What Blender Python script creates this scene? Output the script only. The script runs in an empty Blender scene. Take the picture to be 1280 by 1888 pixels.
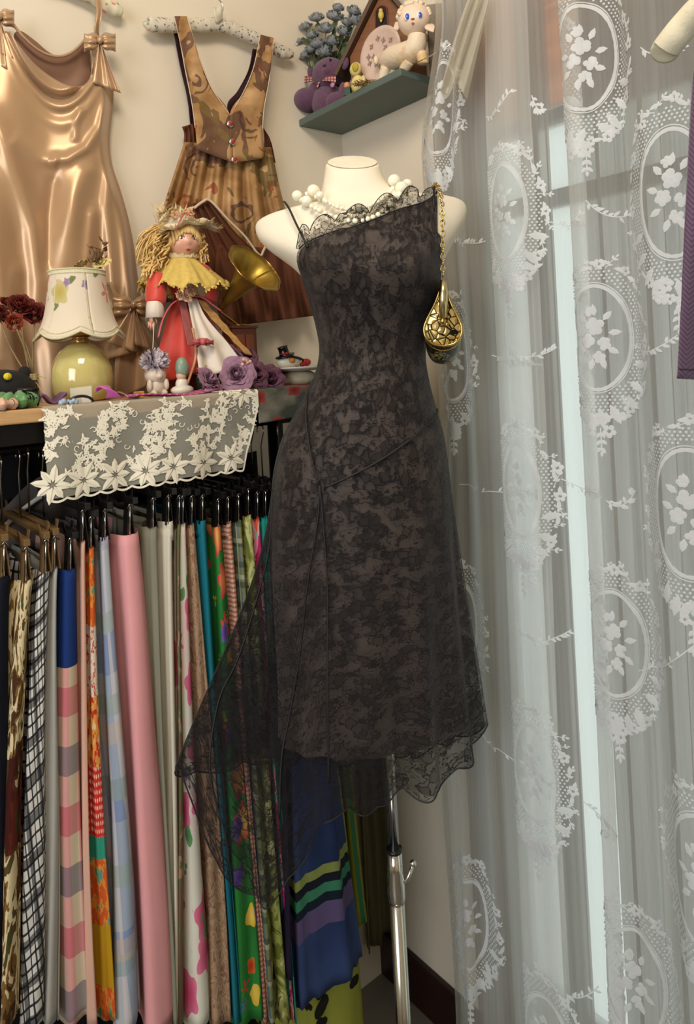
import bpy, math, random
from mathutils import Vector, Matrix, noise
random.seed(7)
PI = math.pi
sin, cos, rad = math.sin, math.cos, math.radians
SC = bpy.context.scene
COL = SC.collection

# ---------------------------------------------------------------- camera, sky, lamps, exposure
F = 1300.0; CX = 640.0; CY = 660.0; TH = rad(3.0); EYE = 1.5
cT, sT = cos(TH), sin(TH)
cam_d = bpy.data.cameras.new('camera'); cam = bpy.data.objects.new('camera', cam_d); COL.objects.link(cam)
# the room's own axes are the world's: the corner is the origin, the right wall runs along +X, the left wall along -Y
YAW = Matrix.Rotation(math.atan2(.777, .629), 4, 'Z')
CAMP = YAW @ Vector((-.016, -1.725, 0))
cam.matrix_world = Matrix.Translation(CAMP+Vector((0, 0, EYE))) @ YAW @ Matrix(((cT, sT, 0, 0), (0, 0, -1, 0), (-sT, cT, 0, 0), (0, 0, 0, 1)))
cam_d.sensor_fit = 'VERTICAL'; cam_d.sensor_height = 24.0
cam_d.lens = F * 24.0 / 1888.0
cam_d.shift_x = 0.0; cam_d.shift_y = -(944.0 - CY) / 1888.0
cam_d.clip_start = 0.02
SC.camera = cam
SC.view_settings.view_transform = 'Standard'; SC.view_settings.look = 'None'
SC.view_settings.gamma = 1.0; SC.view_settings.use_curve_mapping = False
SC.view_settings.exposure = 0.45
SC.cycles.max_bounces = 8; SC.cycles.transparent_max_bounces = 40
SC.cycles.diffuse_bounces = 4; SC.cycles.transmission_bounces = 6
SC.cycles.caustics_reflective = False; SC.cycles.caustics_refractive = False

C0 = Vector((0, 0, 0)); U = Vector((0, -1, 0)); W = Vector((1, 0, 0)); ROOMZ = 0.0
def R(a, b, z): return Vector((b, -a, z))
def ray(px, py):
    x = (px-CX)/F; y = (CY-py)/F
    return YAW @ Vector((x*cT+y*sT, 1.0, -x*sT+y*cT))
def V(px, py, d): return CAMP+ray(px, py)*d+Vector((0, 0, EYE))
def VL(px, py, b):                                # the point of that sight line b metres off the left wall
    return V(px, py, (b-CAMP.x)/ray(px, py).x)
def VR(px, py, a):                                # the same, a metres off the right wall
    return V(px, py, (-a-CAMP.y)/ray(px, py).y)
def VZ(px, py, z): return V(px, py, (z-EYE)/ray(px, py).z)
def RB(P): return -P.y, P.x, P.z

world = bpy.data.worlds.new('world'); SC.world = world; world.use_nodes = True
WT = world.node_tree; bg = WT.nodes['Background']
bg.inputs[0].default_value = (.93, .965, .955, 1); bg.inputs[1].default_value = 1.05

def area_lamp(name, loc, look, size, power, col, sy=None):
    l = bpy.data.lights.new(name, 'AREA'); l.energy = power; l.color = col; l.size = size
    if sy: l.shape = 'RECTANGLE'; l.size_y = sy
    o = bpy.data.objects.new(name, l); COL.objects.link(o); o.location = loc
    o.rotation_euler = (Vector(look)-Vector(loc)).to_track_quat('-Z', 'Y').to_euler()
    return o
area_lamp('ceiling_lamp_light', R(1.05, 1.15, 2.62), R(.55, .3, 1.3), .5, 11.5, (1.0, .87, .70))
area_lamp('curtain_fill_light', R(2.75, 1.6, 1.75), R(.1, .8, 1.1), 1.1, 23, (.90, .95, 1.0), 1.3)   # added cool fill from behind the camera, to brighten the curtain

# ---------------------------------------------------------------- node helpers
def lin(c):
    if len(c) == 4: c = c[:3]
    r = []
    for x in c:
        x = x/255.0
        r.append(x/12.92 if x <= .04045 else ((x+.055)/1.055)**2.4)
    return (r[0], r[1], r[2], 1.0)
class NT:
    def __init__(s, name):
        s.m = bpy.data.materials.new(name); s.m.use_nodes = True
        s.t = s.m.node_tree; s.b = s.t.nodes['Principled BSDF']; s.out = s.t.nodes['Material Output']
        s._uv = s._ob = None
    def new(s, k): return s.t.nodes.new(k)
    def link(s, a, b): s.t.links.new(a, b)
    def put(s, sock, v):
        if isinstance(v, bpy.types.NodeSocket): s.link(v, sock)
        elif v is not None:
            if sock.type == 'RGBA' and not isinstance(v, (int, float)) and len(v) == 3: v = (*v, 1)
            sock.default_value = v
    def uv(s):
        if s._uv is None: s._uv = s.new('ShaderNodeTexCoord').outputs['UV']
        return s._uv
    def ob(s):
        if s._ob is None: s._ob = s.new('ShaderNodeTexCoord').outputs['Object']
        return s._ob
    def ma(s, op, a, b=None, c=None):
        n = s.new('ShaderNodeMath'); n.operation = op
        s.put(n.inputs[0], a)
        if b is not None: s.put(n.inputs[1], b)
        if c is not None: s.put(n.inputs[2], c)
        return n.outputs[0]
    def vm(s, op, a, b=None, out=0):
        n = s.new('ShaderNodeVectorMath'); n.operation = op
        s.put(n.inputs[0], a)
        if b is not None:
            if op == 'SCALE': s.put(n.inputs[3], b)
            else: s.put(n.inputs[1], b)
        return n.outputs[out]
    def sep(s, v):
        n = s.new('ShaderNodeSeparateXYZ'); s.put(n.inputs[0], v); return n.outputs
    def comb(s, x, y, z=0.0):
        n = s.new('ShaderNodeCombineXYZ')
        for i, q in enumerate((x, y, z)): s.put(n.inputs[i], q)
        return n.outputs[0]
    def mix(s, f, a, b, typ='MIX'):
        n = s.new('ShaderNodeMix'); n.data_type = 'RGBA'; n.blend_type = typ
        s.put(n.inputs[0], f); s.put(n.inputs[6], a); s.put(n.inputs[7], b); return n.outputs[2]
    def noise(s, vec, scale, detail=3, rough=.5, out=0, dist=0):
        n = s.new('ShaderNodeTexNoise'); s.put(n.inputs['Vector'], vec)
        n.inputs['Scale'].default_value = scale; n.inputs['Detail'].default_value = detail
        n.inputs['Roughness'].default_value = rough; n.inputs['Distortion'].default_value = dist
        return n.outputs[out]
    def vor(s, vec, scale, feature='F1', rnd=1.0):
        n = s.new('ShaderNodeTexVoronoi'); n.feature = feature; s.put(n.inputs['Vector'], vec)
        n.inputs['Scale'].default_value = scale; n.inputs['Randomness'].default_value = rnd
        return n.outputs
    def ramp(s, f, pts, interp='LINEAR'):
        n = s.new('ShaderNodeValToRGB'); s.put(n.inputs[0], f); cr = n.color_ramp; cr.interpolation = interp
        while len(cr.elements) < len(pts): cr.elements.new(.5)
        for e, (p, c) in zip(cr.elements, pts):
            e.position = p
            e.color = (c, c, c, 1) if isinstance(c, (int, float)) else c
        return n.outputs[0]
    def warp(s, vec, scale, amt):
        n = s.noise(vec, scale, 2, out=1)
        d = s.vm('SUBTRACT', n, (.5, .5, .5)); d = s.vm('SCALE', d, amt)
        return s.vm('ADD', vec, d)
    def bump(s, h, strength=.3, dist=.002):
        n = s.new('ShaderNodeBump'); n.inputs['Strength'].default_value = strength; n.inputs['Distance'].default_value = dist
        s.link(h, n.inputs['Height']); s.link(n.outputs[0], s.b.inputs['Normal'])
    def set(s, **k):
        names = dict(color='Base Color', rough='Roughness', metal='Metallic', spec='Specular IOR Level', sheen='Sheen Weight',
                     alpha='Alpha', trans='Transmission Weight', coat='Coat Weight', emis='Emission Color', estr='Emission Strength',
                     aniso='Anisotropic', sub='Subsurface Weight', srough='Sheen Roughness', ior='IOR')
        for q, v in k.items(): s.put(s.b.inputs[names[q]], v)
        return s

_M = {}
def pmat(name, rgb, rough=.6, metal=0, var=.12, nscale=30, bump=.15, **k):
    """plain material with slight mottling of its own colour and a fine grain"""
    if name in _M: return _M[name]
    n = NT(name); c = lin(rgb)
    f = n.noise(n.ob(), nscale, 4)
    d = tuple(max(0, x*(1-var)) for x in c[:3])+(1,); e = tuple(min(1, x*(1+var)) for x in c[:3])+(1,)
    n.set(color=n.mix(f, d, e), rough=rough, metal=metal, **k)
    if bump: n.bump(n.noise(n.ob(), nscale*6, 3), bump, .001)
    _M[name] = n.m
    return n.m

def two_side(n, color, trans=.35, rough=.8):
    """thin cloth: diffuse on the lit side and some light through it"""
    tr = n.new('ShaderNodeBsdfTranslucent'); n.put(tr.inputs[0], color)
    mx = n.new('ShaderNodeMixShader'); mx.inputs[0].default_value = trans
    n.set(color=color, rough=rough, spec=.2)
    n.link(n.b.outputs[0], mx.inputs[1]); n.link(tr.outputs[0], mx.inputs[2]); n.link(mx.outputs[0], n.out.inputs[0])

# ---------------------------------------------------------------- mesh helpers
class MB:
    def __init__(s): s.v = []; s.f = []; s.uv = []; s.mi = []; s.cur = 0
    def add(s, vs, fs, uvs=None):
        o = len(s.v); s.v += [Vector(p) for p in vs]
        s.uv += (list(uvs) if uvs else [(0, 0)]*len(vs))
        for f in fs: s.f.append(tuple(i+o for i in f)); s.mi.append(s.cur)
        return o
    def grid(s, fn, nu, nv, uvfn=None):
        vs = []; us = []
        for j in range(nv+1):
            for i in range(nu+1):
                a, b = i/nu, j/nv; vs.append(fn(a, b)); us.append(uvfn(a, b) if uvfn else (a, b))
        fs = [(j*(nu+1)+i, j*(nu+1)+i+1, (j+1)*(nu+1)+i+1, (j+1)*(nu+1)+i) for j in range(nv) for i in range(nu)]
        s.add(vs, fs, us); return s
    def tube(s, pts, r, n=8, cap=True, flat=1.0):
        pts = [Vector(p) for p in pts]; k = len(pts)
        if k < 2: return s
        up = None; rings = []; us = []; L = 0
        for i, p in enumerate(pts):
            t = (pts[min(i+1, k-1)]-pts[max(i-1, 0)])
            if t.length < 1e-9: t = Vector((0, 0, 1))
            t.normalize()
            if up is None:
                up = Vector((0, 0, 1)) if abs(t.z) < .9 else Vector((1, 0, 0))
            x = up-t*up.dot(t)
            if x.length < 1e-6: x = t.orthogonal()
            x.normalize(); y = t.cross(x); up = x
            rr = r[i] if isinstance(r, (list, tuple)) else (r(i/(k-1)) if callable(r) else r)
            if i: L += (p-pts[i-1]).length
            for q in range(n):
                a = 2*PI*q/n; rings.append(p+x*(cos(a)*rr)+y*(sin(a)*rr*flat)); us.append((q/n, L))
        fs = [(i*n+q, i*n+(q+1) % n, (i+1)*n+(q+1) % n, (i+1)*n+q) for i in range(k-1) for q in range(n)]
        if cap: fs += [tuple(range(n-1, -1, -1)), tuple((k-1)*n+q for q in range(n))]
        s.add(rings, fs, us); return s
    def ell(s, c, rx, ry=None, rz=None, M=None, nu=16, nv=10, fn=None):
        ry = rx if ry is None else ry; rz = rx if rz is None else rz
        c = Vector(c); vs = []; us = []
        for j in range(nv+1):
            th = PI*j/nv
            for i in range(nu):
                ph = 2*PI*i/nu; d = Vector((sin(th)*cos(ph), sin(th)*sin(ph), cos(th)))
                k = fn(d) if fn else 1.0
                p = Vector((d.x*rx*k, d.y*ry*k, d.z*rz*k))
                if M: p = M @ p
                vs.append(c+p); us.append((i/nu, j/nv))
        fs = [(j*nu+i, (j+1)*nu+i, (j+1)*nu+(i+1) % nu, j*nu+(i+1) % nu) for j in range(nv) for i in range(nu)]
        s.add(vs, fs, us); return s
    def lathe(s, prof, n=24, c=(0, 0, 0), M=None, fn=None):
        c = Vector(c); vs = []; us = []
        for j, (r, z) in enumerate(prof):
            for i in range(n+1):
                a = 2*PI*i/n; k = fn(a, j/(len(prof)-1)) if fn else 1.0
                dz = 0
                if isinstance(k, tuple): k, dz = k
                p = Vector((cos(a)*r*k, sin(a)*r*k, z+dz))
                if M: p = M @ p
                vs.append(c+p); us.append((i/n, z))
        m = n+1
        fs = [(j*m+i, j*m+i+1, (j+1)*m+i+1, (j+1)*m+i) for j in range(len(prof)-1) for i in range(n)]
        s.add(vs, fs, us); return s
    def box(s, c, sx, sy, sz, M=None):
        c = Vector(c); vs = []
        for x in (-1, 1):
            for y in (-1, 1):
                for z in (-1, 1):
                    p = Vector((x*sx/2, y*sy/2, z*sz/2)); vs.append(c+(M @ p if M else p))
        s.add(vs, [(0, 1, 3, 2), (4, 6, 7, 5), (0, 4, 5, 1), (2, 3, 7, 6), (0, 2, 6, 4), (1, 5, 7, 3)]); return s
    def slab(s, pts, h):
        """convex or simple outline (list of Vectors) given thickness vector h"""
        n = len(pts); vs = [Vector(p) for p in pts]+[Vector(p)+h for p in pts]
        s.add(vs, [tuple(range(n-1, -1, -1)), tuple(range(n, 2*n))]+[(i, (i+1) % n, (i+1) % n+n, i+n) for i in range(n)]); return s
    def leaf(s, base, d, nrm, L, w, curl=.15, n=4):
        base = Vector(base); d = Vector(d).normalized(); nrm = Vector(nrm); side = d.cross(nrm).normalized(); nrm = side.cross(d)
        vs = []; us = []
        for i in range(n+1):
            t = i/n; hw = w*.5*sin(PI*min(.97, max(.04, t**.8))); c = base+d*(L*t)+nrm*(curl*L*t*t)
            vs += [c-side*hw+nrm*(hw*.35), c, c+side*hw+nrm*(hw*.35)]; us += [(0, t), (.5, t), (1, t)]
        fs = []
        for i in range(n):
            o = i*3; fs += [(o, o+1, o+4, o+3), (o+1, o+2, o+5, o+4)]
        s.add(vs, fs, us); return s
    def moved(s, M):
        s.v = [M @ p for p in s.v]; return s

ORG = {}
def props(o, label=None, cat=None, group=None, kind=None):
    if label: o['label'] = label
    if cat: o['category'] = cat
    if group: o['group'] = group
    if kind: o['kind'] = kind
    return o
def thing(name, label, cat, loc, group=None):
    o = bpy.data.objects.new(name, None); COL.objects.link(o); o.location = loc; o.empty_display_size = .02
    ORG[o] = Vector(loc); return props(o, label, cat, group)
def obj(name, mb, m, parent=None, smooth=True, bevel=0, solid=0, sub=0, label=None, cat=None, group=None, kind=None, offs=0):
    me = bpy.data.meshes.new(name)
    if parent is not None: org = ORG[parent]
    else:
        xs = [p.x for p in mb.v]; ys = [p.y for p in mb.v]; zs = [p.z for p in mb.v]
        org = Vector(((min(xs)+max(xs))/2, (min(ys)+max(ys))/2, min(zs)))
    me.from_pydata([tuple(p-org) for p in mb.v], [], mb.f)
    uvl = me.uv_layers.new(name='UVMap')
    flat = []
    for l in me.loops:
        u = mb.uv[l.vertex_index]; flat += [u[0], u[1]]
    uvl.data.foreach_set('uv', flat)
    ms = m if isinstance(m, (list, tuple)) else [m]
    for q in ms: me.materials.append(q)
    if len(ms) > 1:
        for p, i in zip(me.polygons, mb.mi): p.material_index = i
    me.update()
    if smooth: me.shade_smooth()
    o = bpy.data.objects.new(name, me); COL.objects.link(o)
    if parent is not None: o.parent = parent
    else: o.location = org
    ORG[o] = org
    if bevel:
        b = o.modifiers.new('bevel', 'BEVEL'); b.width = bevel; b.segments = 2; b.limit_method = 'ANGLE'
    if solid:
        b = o.modifiers.new('solid', 'SOLIDIFY'); b.thickness = solid; b.offset = offs
    if sub:
        b = o.modifiers.new('sub', 'SUBSURF'); b.levels = sub; b.render_levels = sub
    return props(o, label, cat, group, kind)
def copy_tree(o, parent=None):
    c = o.copy(); COL.objects.link(c)
    if parent is not None: c.parent = parent
    for ch in list(o.children): copy_tree(ch, c)
    return c
def interp(tab, x):
    """piecewise smooth lookup in rows (x, a, b, ...)"""
    if x <= tab[0][0]: return list(tab[0][1:])
    if x >= tab[-1][0]: return list(tab[-1][1:])
    for i in range(len(tab)-1):
        if tab[i][0] <= x <= tab[i+1][0]:
            x0, x1 = tab[i][0], tab[i+1][0]; h = x1-x0; t = (x-x0)/h
            r = []
            for k in range(1, len(tab[0])):
                y0, y1 = tab[i][k], tab[i+1][k]
                m0 = (y1-tab[i-1][k])/(x1-tab[i-1][0]) if i > 0 else (y1-y0)/h
                m1 = (tab[i+2][k]-y0)/(tab[i+2][0]-x0) if i+2 < len(tab) else (y1-y0)/h
                t2, t3 = t*t, t*t*t
                r.append((2*t3-3*t2+1)*y0+(t3-2*t2+t)*h*m0+(-2*t3+3*t2)*y1+(t3-t2)*h*m1)
            return r
def smooth_path(pts, n):
    """catmull-rom through points, n samples per span"""
    pts = [Vector(p) for p in pts]; out = []
    for i in range(len(pts)-1):
        p0 = pts[max(i-1, 0)]; p1 = pts[i]; p2 = pts[i+1]; p3 = pts[min(i+2, len(pts)-1)]
        for k in range(n):
            t = k/n
            out.append(.5*((2*p1)+(p2-p0)*t+(2*p0-5*p1+4*p2-p3)*t*t+(3*p1-p0-3*p2+p3)*t*t*t))
    out.append(pts[-1]); return out
def lerp(a, b, t): return a+(b-a)*t
def sstep(a, b, x):
    t = max(0, min(1, (x-a)/(b-a))); return t*t*(3-2*t)
IMX = YAW.to_3x3() @ Vector((cT, 0, -sT)); IMY = YAW.to_3x3() @ Vector((sT, 0, cT)); DEP = YAW.to_3x3() @ Vector((0, 1, 0))
# ================================================================ the room
RA, RBx, HZ = 3.0, 3.0, 2.75
def quad(name, p0, p1, p2, p3, m, th, kind='structure'):
    mb = MB().slab([p0, p1, p2, p3], th); return obj(name, mb, m, smooth=False, kind=kind)
n = NT('cream_plaster'); f = n.noise(n.ob(), 3, 4); g = n.noise(n.ob(), 40, 3)
n.set(color=n.mix(f, lin((214, 202, 182)), lin((224, 213, 194))), rough=.85, spec=.2); n.bump(g, .12, .002); M_WALL = n.m
n = NT('stone_floor_tiles')
s = n.sep(n.ob()); fx = n.ma('FRACT', n.ma('MULTIPLY', s[0], 2.5)); fy = n.ma('FRACT', n.ma('MULTIPLY', s[1], 2.5))
ln = n.ma('MAXIMUM', n.ma('LESS_THAN', fx, .015), n.ma('LESS_THAN', fy, .015))
n.set(color=n.mix(ln, n.mix(n.noise(n.ob(), 6, 4), lin((96, 88, 78)), lin((122, 112, 98))), lin((80, 74, 66))), rough=.35); M_FLOOR = n.m
M_CEIL = pmat('ceiling_paint', (226, 220, 208), .9)
M_BASE = pmat('dark_brown_skirting', (36, 14, 13), .35, bump=.05)
up = Vector((0, 0, 1))
quad('floor', R(-.1, -.1, 0), R(RA, -.1, 0), R(RA, RBx, 0), R(-.1, RBx, 0), M_FLOOR, Vector((0, 0, -.05)))
quad('ceiling', R(-.1, -.1, HZ), R(RA, -.1, HZ), R(RA, RBx, HZ), R(-.1, RBx, HZ), M_CEIL, Vector((0, 0, .05)))
quad('wall_left', R(0, 0, 0), R(RA, 0, 0), R(RA, 0, HZ), R(0, 0, HZ), M_WALL, -W*.1)
quad('wall_behind', R(0, RBx, 0), R(RA, RBx, 0), R(RA, RBx, HZ), R(0, RBx, HZ), M_WALL, W*.1)
# wall_far, the side facing the curtained window, has an unseen window opening behind the added fill lamp
mb = MB()
for (b0, b1, z0, z1) in ((0, 1.0, 0, HZ), (2.2, RBx, 0, HZ), (1.0, 2.2, 0, 1.0), (1.0, 2.2, 2.35, HZ)):
    mb.slab([R(RA, b0, z0), R(RA, b1, z0), R(RA, b1, z1), R(RA, b0, z1)], U*.1)
obj('wall_far', mb, M_WALL, smooth=False, kind='structure')
WB0, WB1, WZ0, WZ1 = .37, 1.9, .16, 2.10
mb = MB()
for (b0, b1, z0, z1) in ((-.1, WB0, 0, HZ), (WB1, RBx, 0, HZ), (WB0, WB1, 0, WZ0), (WB0, WB1, WZ1, HZ)):
    mb.slab([R(0, b0, z0), R(0, b1, z0), R(0, b1, z1), R(0, b0, z1)], -U*.12)
obj('wall_right', mb, M_WALL, smooth=False, kind='structure')
mb = MB().slab([R(0, 0, 0), R(0, RBx, 0), R(.015, RBx, 0), R(.015, 0, 0)], up*.11)
obj('baseboard_right', mb, M_BASE, smooth=False, bevel=.003, kind='structure')
# window: wood frame and panes of frosted daylight glass
M_WOOD = None
n = NT('orange_varnished_wood'); s = n.sep(n.ob())
v = n.comb(n.ma('MULTIPLY', s[0], 2.), n.ma('MULTIPLY', s[1], 2.), n.ma('MULTIPLY', s[2], 30.))
n.set(color=n.ramp(n.noise(v, 3, 5, dist=.6), [(.3, lin((150, 88, 48))), (.7, lin((198, 130, 78)))]), rough=.45); M_WOOD = n.m
M_ALU = pmat('grey_window_metal', (96, 92, 84), .5, .3)
n = NT('window_glass'); gl = n.new('ShaderNodeBsdfTransparent'); gl.inputs[0].default_value = (.84, .89, .865, 1)
gg = n.new('ShaderNodeBsdfGlossy'); gg.inputs['Roughness'].default_value = .1
tl = n.new('ShaderNodeBsdfTranslucent'); tl.inputs[0].default_value = (.76, .80, .785, 1)
mx = n.new('ShaderNodeMixShader'); mx.inputs[0].default_value = .06
mx2 = n.new('ShaderNodeMixShader'); mx2.inputs[0].default_value = .4
n.link(gl.outputs[0], mx.inputs[1]); n.link(gg.outputs[0], mx.inputs[2]); n.link(mx.outputs[0], mx2.inputs[1]); n.link(tl.outputs[0], mx2.inputs[2])
n.link(mx2.outputs[0], n.out.inputs[0]); M_GLASS = n.m
def wbox(mb, b0, b1, z0, z1, a0, a1): mb.slab([R(a0, b0, z0), R(a0, b1, z0), R(a0, b1, z1), R(a0, b0, z1)], U*(a1-a0))
mb = MB()
for (b0, b1, z0, z1) in ((WB0, WB0+.03, WZ0, WZ1), (WB1-.045, WB1, WZ0, WZ1), (WB0, WB1, WZ0, WZ0+.05), (WB0, WB1, 1.92, WZ1), (WB0, WB1, 1.765, 1.795),
                         (.500, .524, WZ0, 1.77), (.86, .885, WZ0, 1.92), (1.2, 1.25, WZ0, 1.77)):
    wbox(mb, b0, b1, z0, z1, -.085, -.045)
wf = obj('window_1', mb, M_ALU, smooth=False, bevel=.003, kind='structure')
mb = MB(); wbox(mb, WB0, WB1, WZ0, WZ1, -.067, -.063); obj('window_pane', mb, M_GLASS, wf, smooth=False)
mb = MB(); wbox(mb, .345, .675, 1.925, 2.16, .0, .02); obj('trim_1', mb, M_WOOD, smooth=False, bevel=.002, kind='structure')
mb = MB(); wbox(mb, .675, 1.5, 1.905, 2.16, .0, .02); obj('trim_2', pmat('grey_header_paint', (128, 112, 98), .6) and mb, pmat('grey_header_paint', (128, 112, 98), .6), smooth=False, kind='structure')
# the ceiling lamp itself
t = thing('ceiling_lamp', 'round white ceiling lamp up behind the viewpoint', 'lamp', R(1.05, 1.15, 2.70))
obj('lamp_base', MB().lathe([(0, 2.75), (.2, 2.75), (.2, 2.71), (0, 2.71)], 32, R(1.05, 1.15, 0)), pmat('white_enamel', (235, 232, 225), .4), t)

# wall shelf
M_SHELF = pmat('grey_green_shelf_paint', (86, 100, 94), .5, bump=.05)
SZ = 2.045; SA = .128; SB = .345; ST = .016
mb = MB().slab([R(0, 0, SZ), R(SA, 0, SZ), R(SA, SB, SZ), R(0, SB, SZ)], up*ST)
obj('wall_shelf', mb, M_SHELF, smooth=False, bevel=.002, label='grey green wooden shelf in the corner above the dress form, carrying toys', cat='shelf')
# display shelf over the rack
TZ = 1.452; TB0, TB1 = .078, .28
n = NT('beech_board'); s = n.sep(n.ob())
n.set(color=n.ramp(n.noise(n.comb(n.ma('MULTIPLY', s[0], 3), n.ma('MULTIPLY', s[1], 3), n.ma('MULTIPLY', s[2], 60)), 4, 4), [(.3, lin((176, 134, 88))), (.7, lin((204, 164, 116)))]), rough=.45); M_BEECH = n.m
M_BLK = pmat('black_metal', (22, 20, 20), .35, .6, bump=0)
tb = thing('display_table', 'long pale wood shelf top over the clothes rack, lace runner on its front', 'table', R(.5, .16, 0))
obj('table_top', MB().slab([R(.22, TB0, TZ-.02), R(1.5, TB0, TZ-.02), R(1.5, TB1, TZ-.02), R(.22, TB1, TZ-.02)], up*.02), M_BEECH, tb, smooth=False, bevel=.002)
for a in (.30, 1.47):
    for b in ((TB0+.02,) if a < 1 else (TB0+.02, TB1-.02)):
        obj('leg', MB().box(R(a, b, (TZ-.02)/2), .022, .022, TZ-.02, Matrix.Rotation(ROOMZ, 3, 'Z')), M_BLK, tb, smooth=False)
obj('apron_rail', MB().slab([R(.24, TB1-.025, TZ-.05), R(1.46, TB1-.025, TZ-.05), R(1.46, TB1-.01, TZ-.05), R(.24, TB1-.01, TZ-.05)], up*.03), M_BLK, tb, smooth=False)
# hanging rail
RZ = 1.385; RBR = .15
rl = thing('clothes_rail', 'dark metal clothes rail under the shelf top, loaded with skirts', 'clothes rail', R(.5, RBR, 0))
obj('rail', MB().tube([R(.24, RBR, RZ), R(1.45, RBR, RZ)], .009, 12), M_BLK, rl)
for a in (.34, 1.45): obj('upright', MB().tube([R(a, RBR, 0), R(a, RBR, RZ)], .011, 12), M_BLK, rl)
# ================================================================ cloth patterns
def weave(n, s=900, k=.25):
    n.bump(n.noise(n.uv(), s, 2), k, .0006)
def fsolid(name, rgb, var=.1, trans=.12, rough=.85, scale=12):
    n = NT(name); c = lin(rgb); f = n.noise(n.uv(), scale, 4)
    two_side(n, n.mix(f, tuple(x*(1-var) for x in c[:3])+(1,), tuple(min(1, x*(1+var)) for x in c[:3])+(1,)), trans, rough)
    weave(n); return n.m
def stripes(n, col, axis, period, phase, width, c, al, coords=None):
    x = coords[axis]
    m = n.ma('LESS_THAN', n.ma('FRACT', n.ma('DIVIDE', n.ma('ADD', x, phase+50*period), period)), width/period)
    return n.mix(n.ma('MULTIPLY', m, al), col, lin(c))
def fplaid(name, base, bands, ang=0, wob=.004, trans=.12):
    n = NT(name); v = n.warp(n.uv(), 9, wob)
    if ang:
        m = n.new('ShaderNodeVectorRotate'); m.rotation_type = 'Z_AXIS'; n.put(m.inputs['Vector'], v); m.inputs['Angle'].default_value = rad(ang); v = m.outputs[0]
    co = n.sep(v); col = lin(base)
    for b in bands: col = stripes(n, col, *b[:5], b[5], coords=co) if False else stripes(n, col, b[0], b[1], b[2], b[3], b[4], b[5], co)
    two_side(n, col, trans); weave(n); return n.m
def blooms(n, col, vec, scale, rad_, c, c2, dens=.6, pet=5, off=0, warp=.01, stretch=1):
    v = n.vm('ADD', n.warp(vec, 18, warp), (off*1.37, off*.71, off*.3))
    if stretch != 1: v = n.vm('MULTIPLY', v, (1, 1/stretch, 1))
    o = n.vor(v, scale, rnd=.85)
    rel = n.vm('SUBTRACT', n.vm('SCALE', v, float(scale)), n.vm('SCALE', o['Position'], float(scale))); q = n.sep(rel)
    ang = n.ma('ARCTAN2', q[1], q[0]); rr = n.sep(o['Color'])
    r = n.ma('ADD', rad_, n.ma('MULTIPLY', n.ma('SINE', n.ma('ADD', n.ma('MULTIPLY', ang, float(pet)), n.ma('MULTIPLY', rr[1], 6.0))), rad_*.15))
    d = o['Distance']
    on = n.ma('MULTIPLY', n.ma('LESS_THAN', d, r), n.ma('LESS_THAN', rr[0], dens))
    core = n.ma('LESS_THAN', d, rad_*.33)
    flower = n.mix(n.ramp(n.ma('DIVIDE', d, rad_), [(.2, 0.0), (1, 1.0)]), lin(c2), lin(c))
    return n.mix(on, col, flower)
def fflower(name, base, layers, base2=None, trans=.12, bs=5):
    n = NT(name)
    col = n.mix(n.ramp(n.noise(n.uv(), bs, 4), [(.42, 0.0), (.58, 1.0)]), lin(base), lin(base2 or base))
    for i, L in enumerate(layers): col = blooms(n, col, n.uv(), *L, off=i*3.1+1)
    two_side(n, col, trans); weave(n); return n.m
def fblotch(name, pts, scale=20, stretch=1, trans=.1, det=3):
    n = NT(name); v = n.vm('MULTIPLY', n.uv(), (1, 1/stretch, 1))
    two_side(n, n.ramp(n.noise(v, scale, det, dist=1.2), [(p, lin(c)) for p, c in pts], 'CONSTANT'), trans); weave(n); return n.m
def vcol(n, axis, pts, warp=.0):
    """bands of a garment by height (metres below its waist)"""
    co = n.sep(n.warp(n.uv(), 8, warp) if warp else n.uv())
    return n.ramp(n.ma('MULTIPLY', co[axis], 1.0), pts, 'CONSTANT')

FM = {}
FM['multi'] = fblotch('purple_orange_print', [(0, (70, 44, 92)), (.42, (150, 70, 110)), (.52, (206, 110, 70)), (.6, (60, 40, 84))], 12, 2)
FM['black'] = fsolid('black_cloth', (20, 19, 22)); FM['navyblk'] = fsolid('ink_cloth', (16, 18, 30))
n = NT('brown_leaf_ruffle'); v = n.vm('MULTIPLY', n.uv(), (1, .45, 1))
lf = n.ramp(n.noise(v, 34, 3, dist=1.6), [(0, lin((70, 44, 24))), (.42, lin((120, 88, 44))), (.49, lin((214, 196, 156))), (.6, lin((92, 66, 34))), (.66, lin((60, 74, 40)))], 'CONSTANT')
dk = n.ramp(n.noise(v, 26, 3, dist=1.4), [(0, lin((64, 22, 16))), (.5, lin((92, 34, 22))), (.57, lin((58, 66, 34))), (.64, lin((196, 176, 130)))], 'CONSTANT')
bands = n.ramp(n.ma('FRACT', n.ma('DIVIDE', n.sep(n.warp(n.uv(), 30, .02))[1], .36)), [(0, 0.0), (.62, 1.0), (.95, 0.0)], 'CONSTANT')
two_side(n, n.mix(bands, lf, dk), .1); weave(n); FM['leafy'] = n.m
FM['tartan'] = fplaid('black_white_tartan', (214, 210, 204), [(0, .016, 0, .0035, (24, 24, 28), .95), (1, .016, 0, .0035, (24, 24, 28), .95), (0, .05, .01, .014, (30, 30, 34), .75), (1, .05, .01, .014, (30, 30, 34), .75)], 14)
FM['grey'] = fsolid('pale_grey_lining', (168, 164, 156))
n = NT('gingham_pink_with_blue_yoke'); co = n.sep(n.warp(n.uv(), 6, .004)); col = lin((206, 186, 158))
col = stripes(n, col, 0, .07, .02, .035, (214, 142, 142), .75, co)
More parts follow.
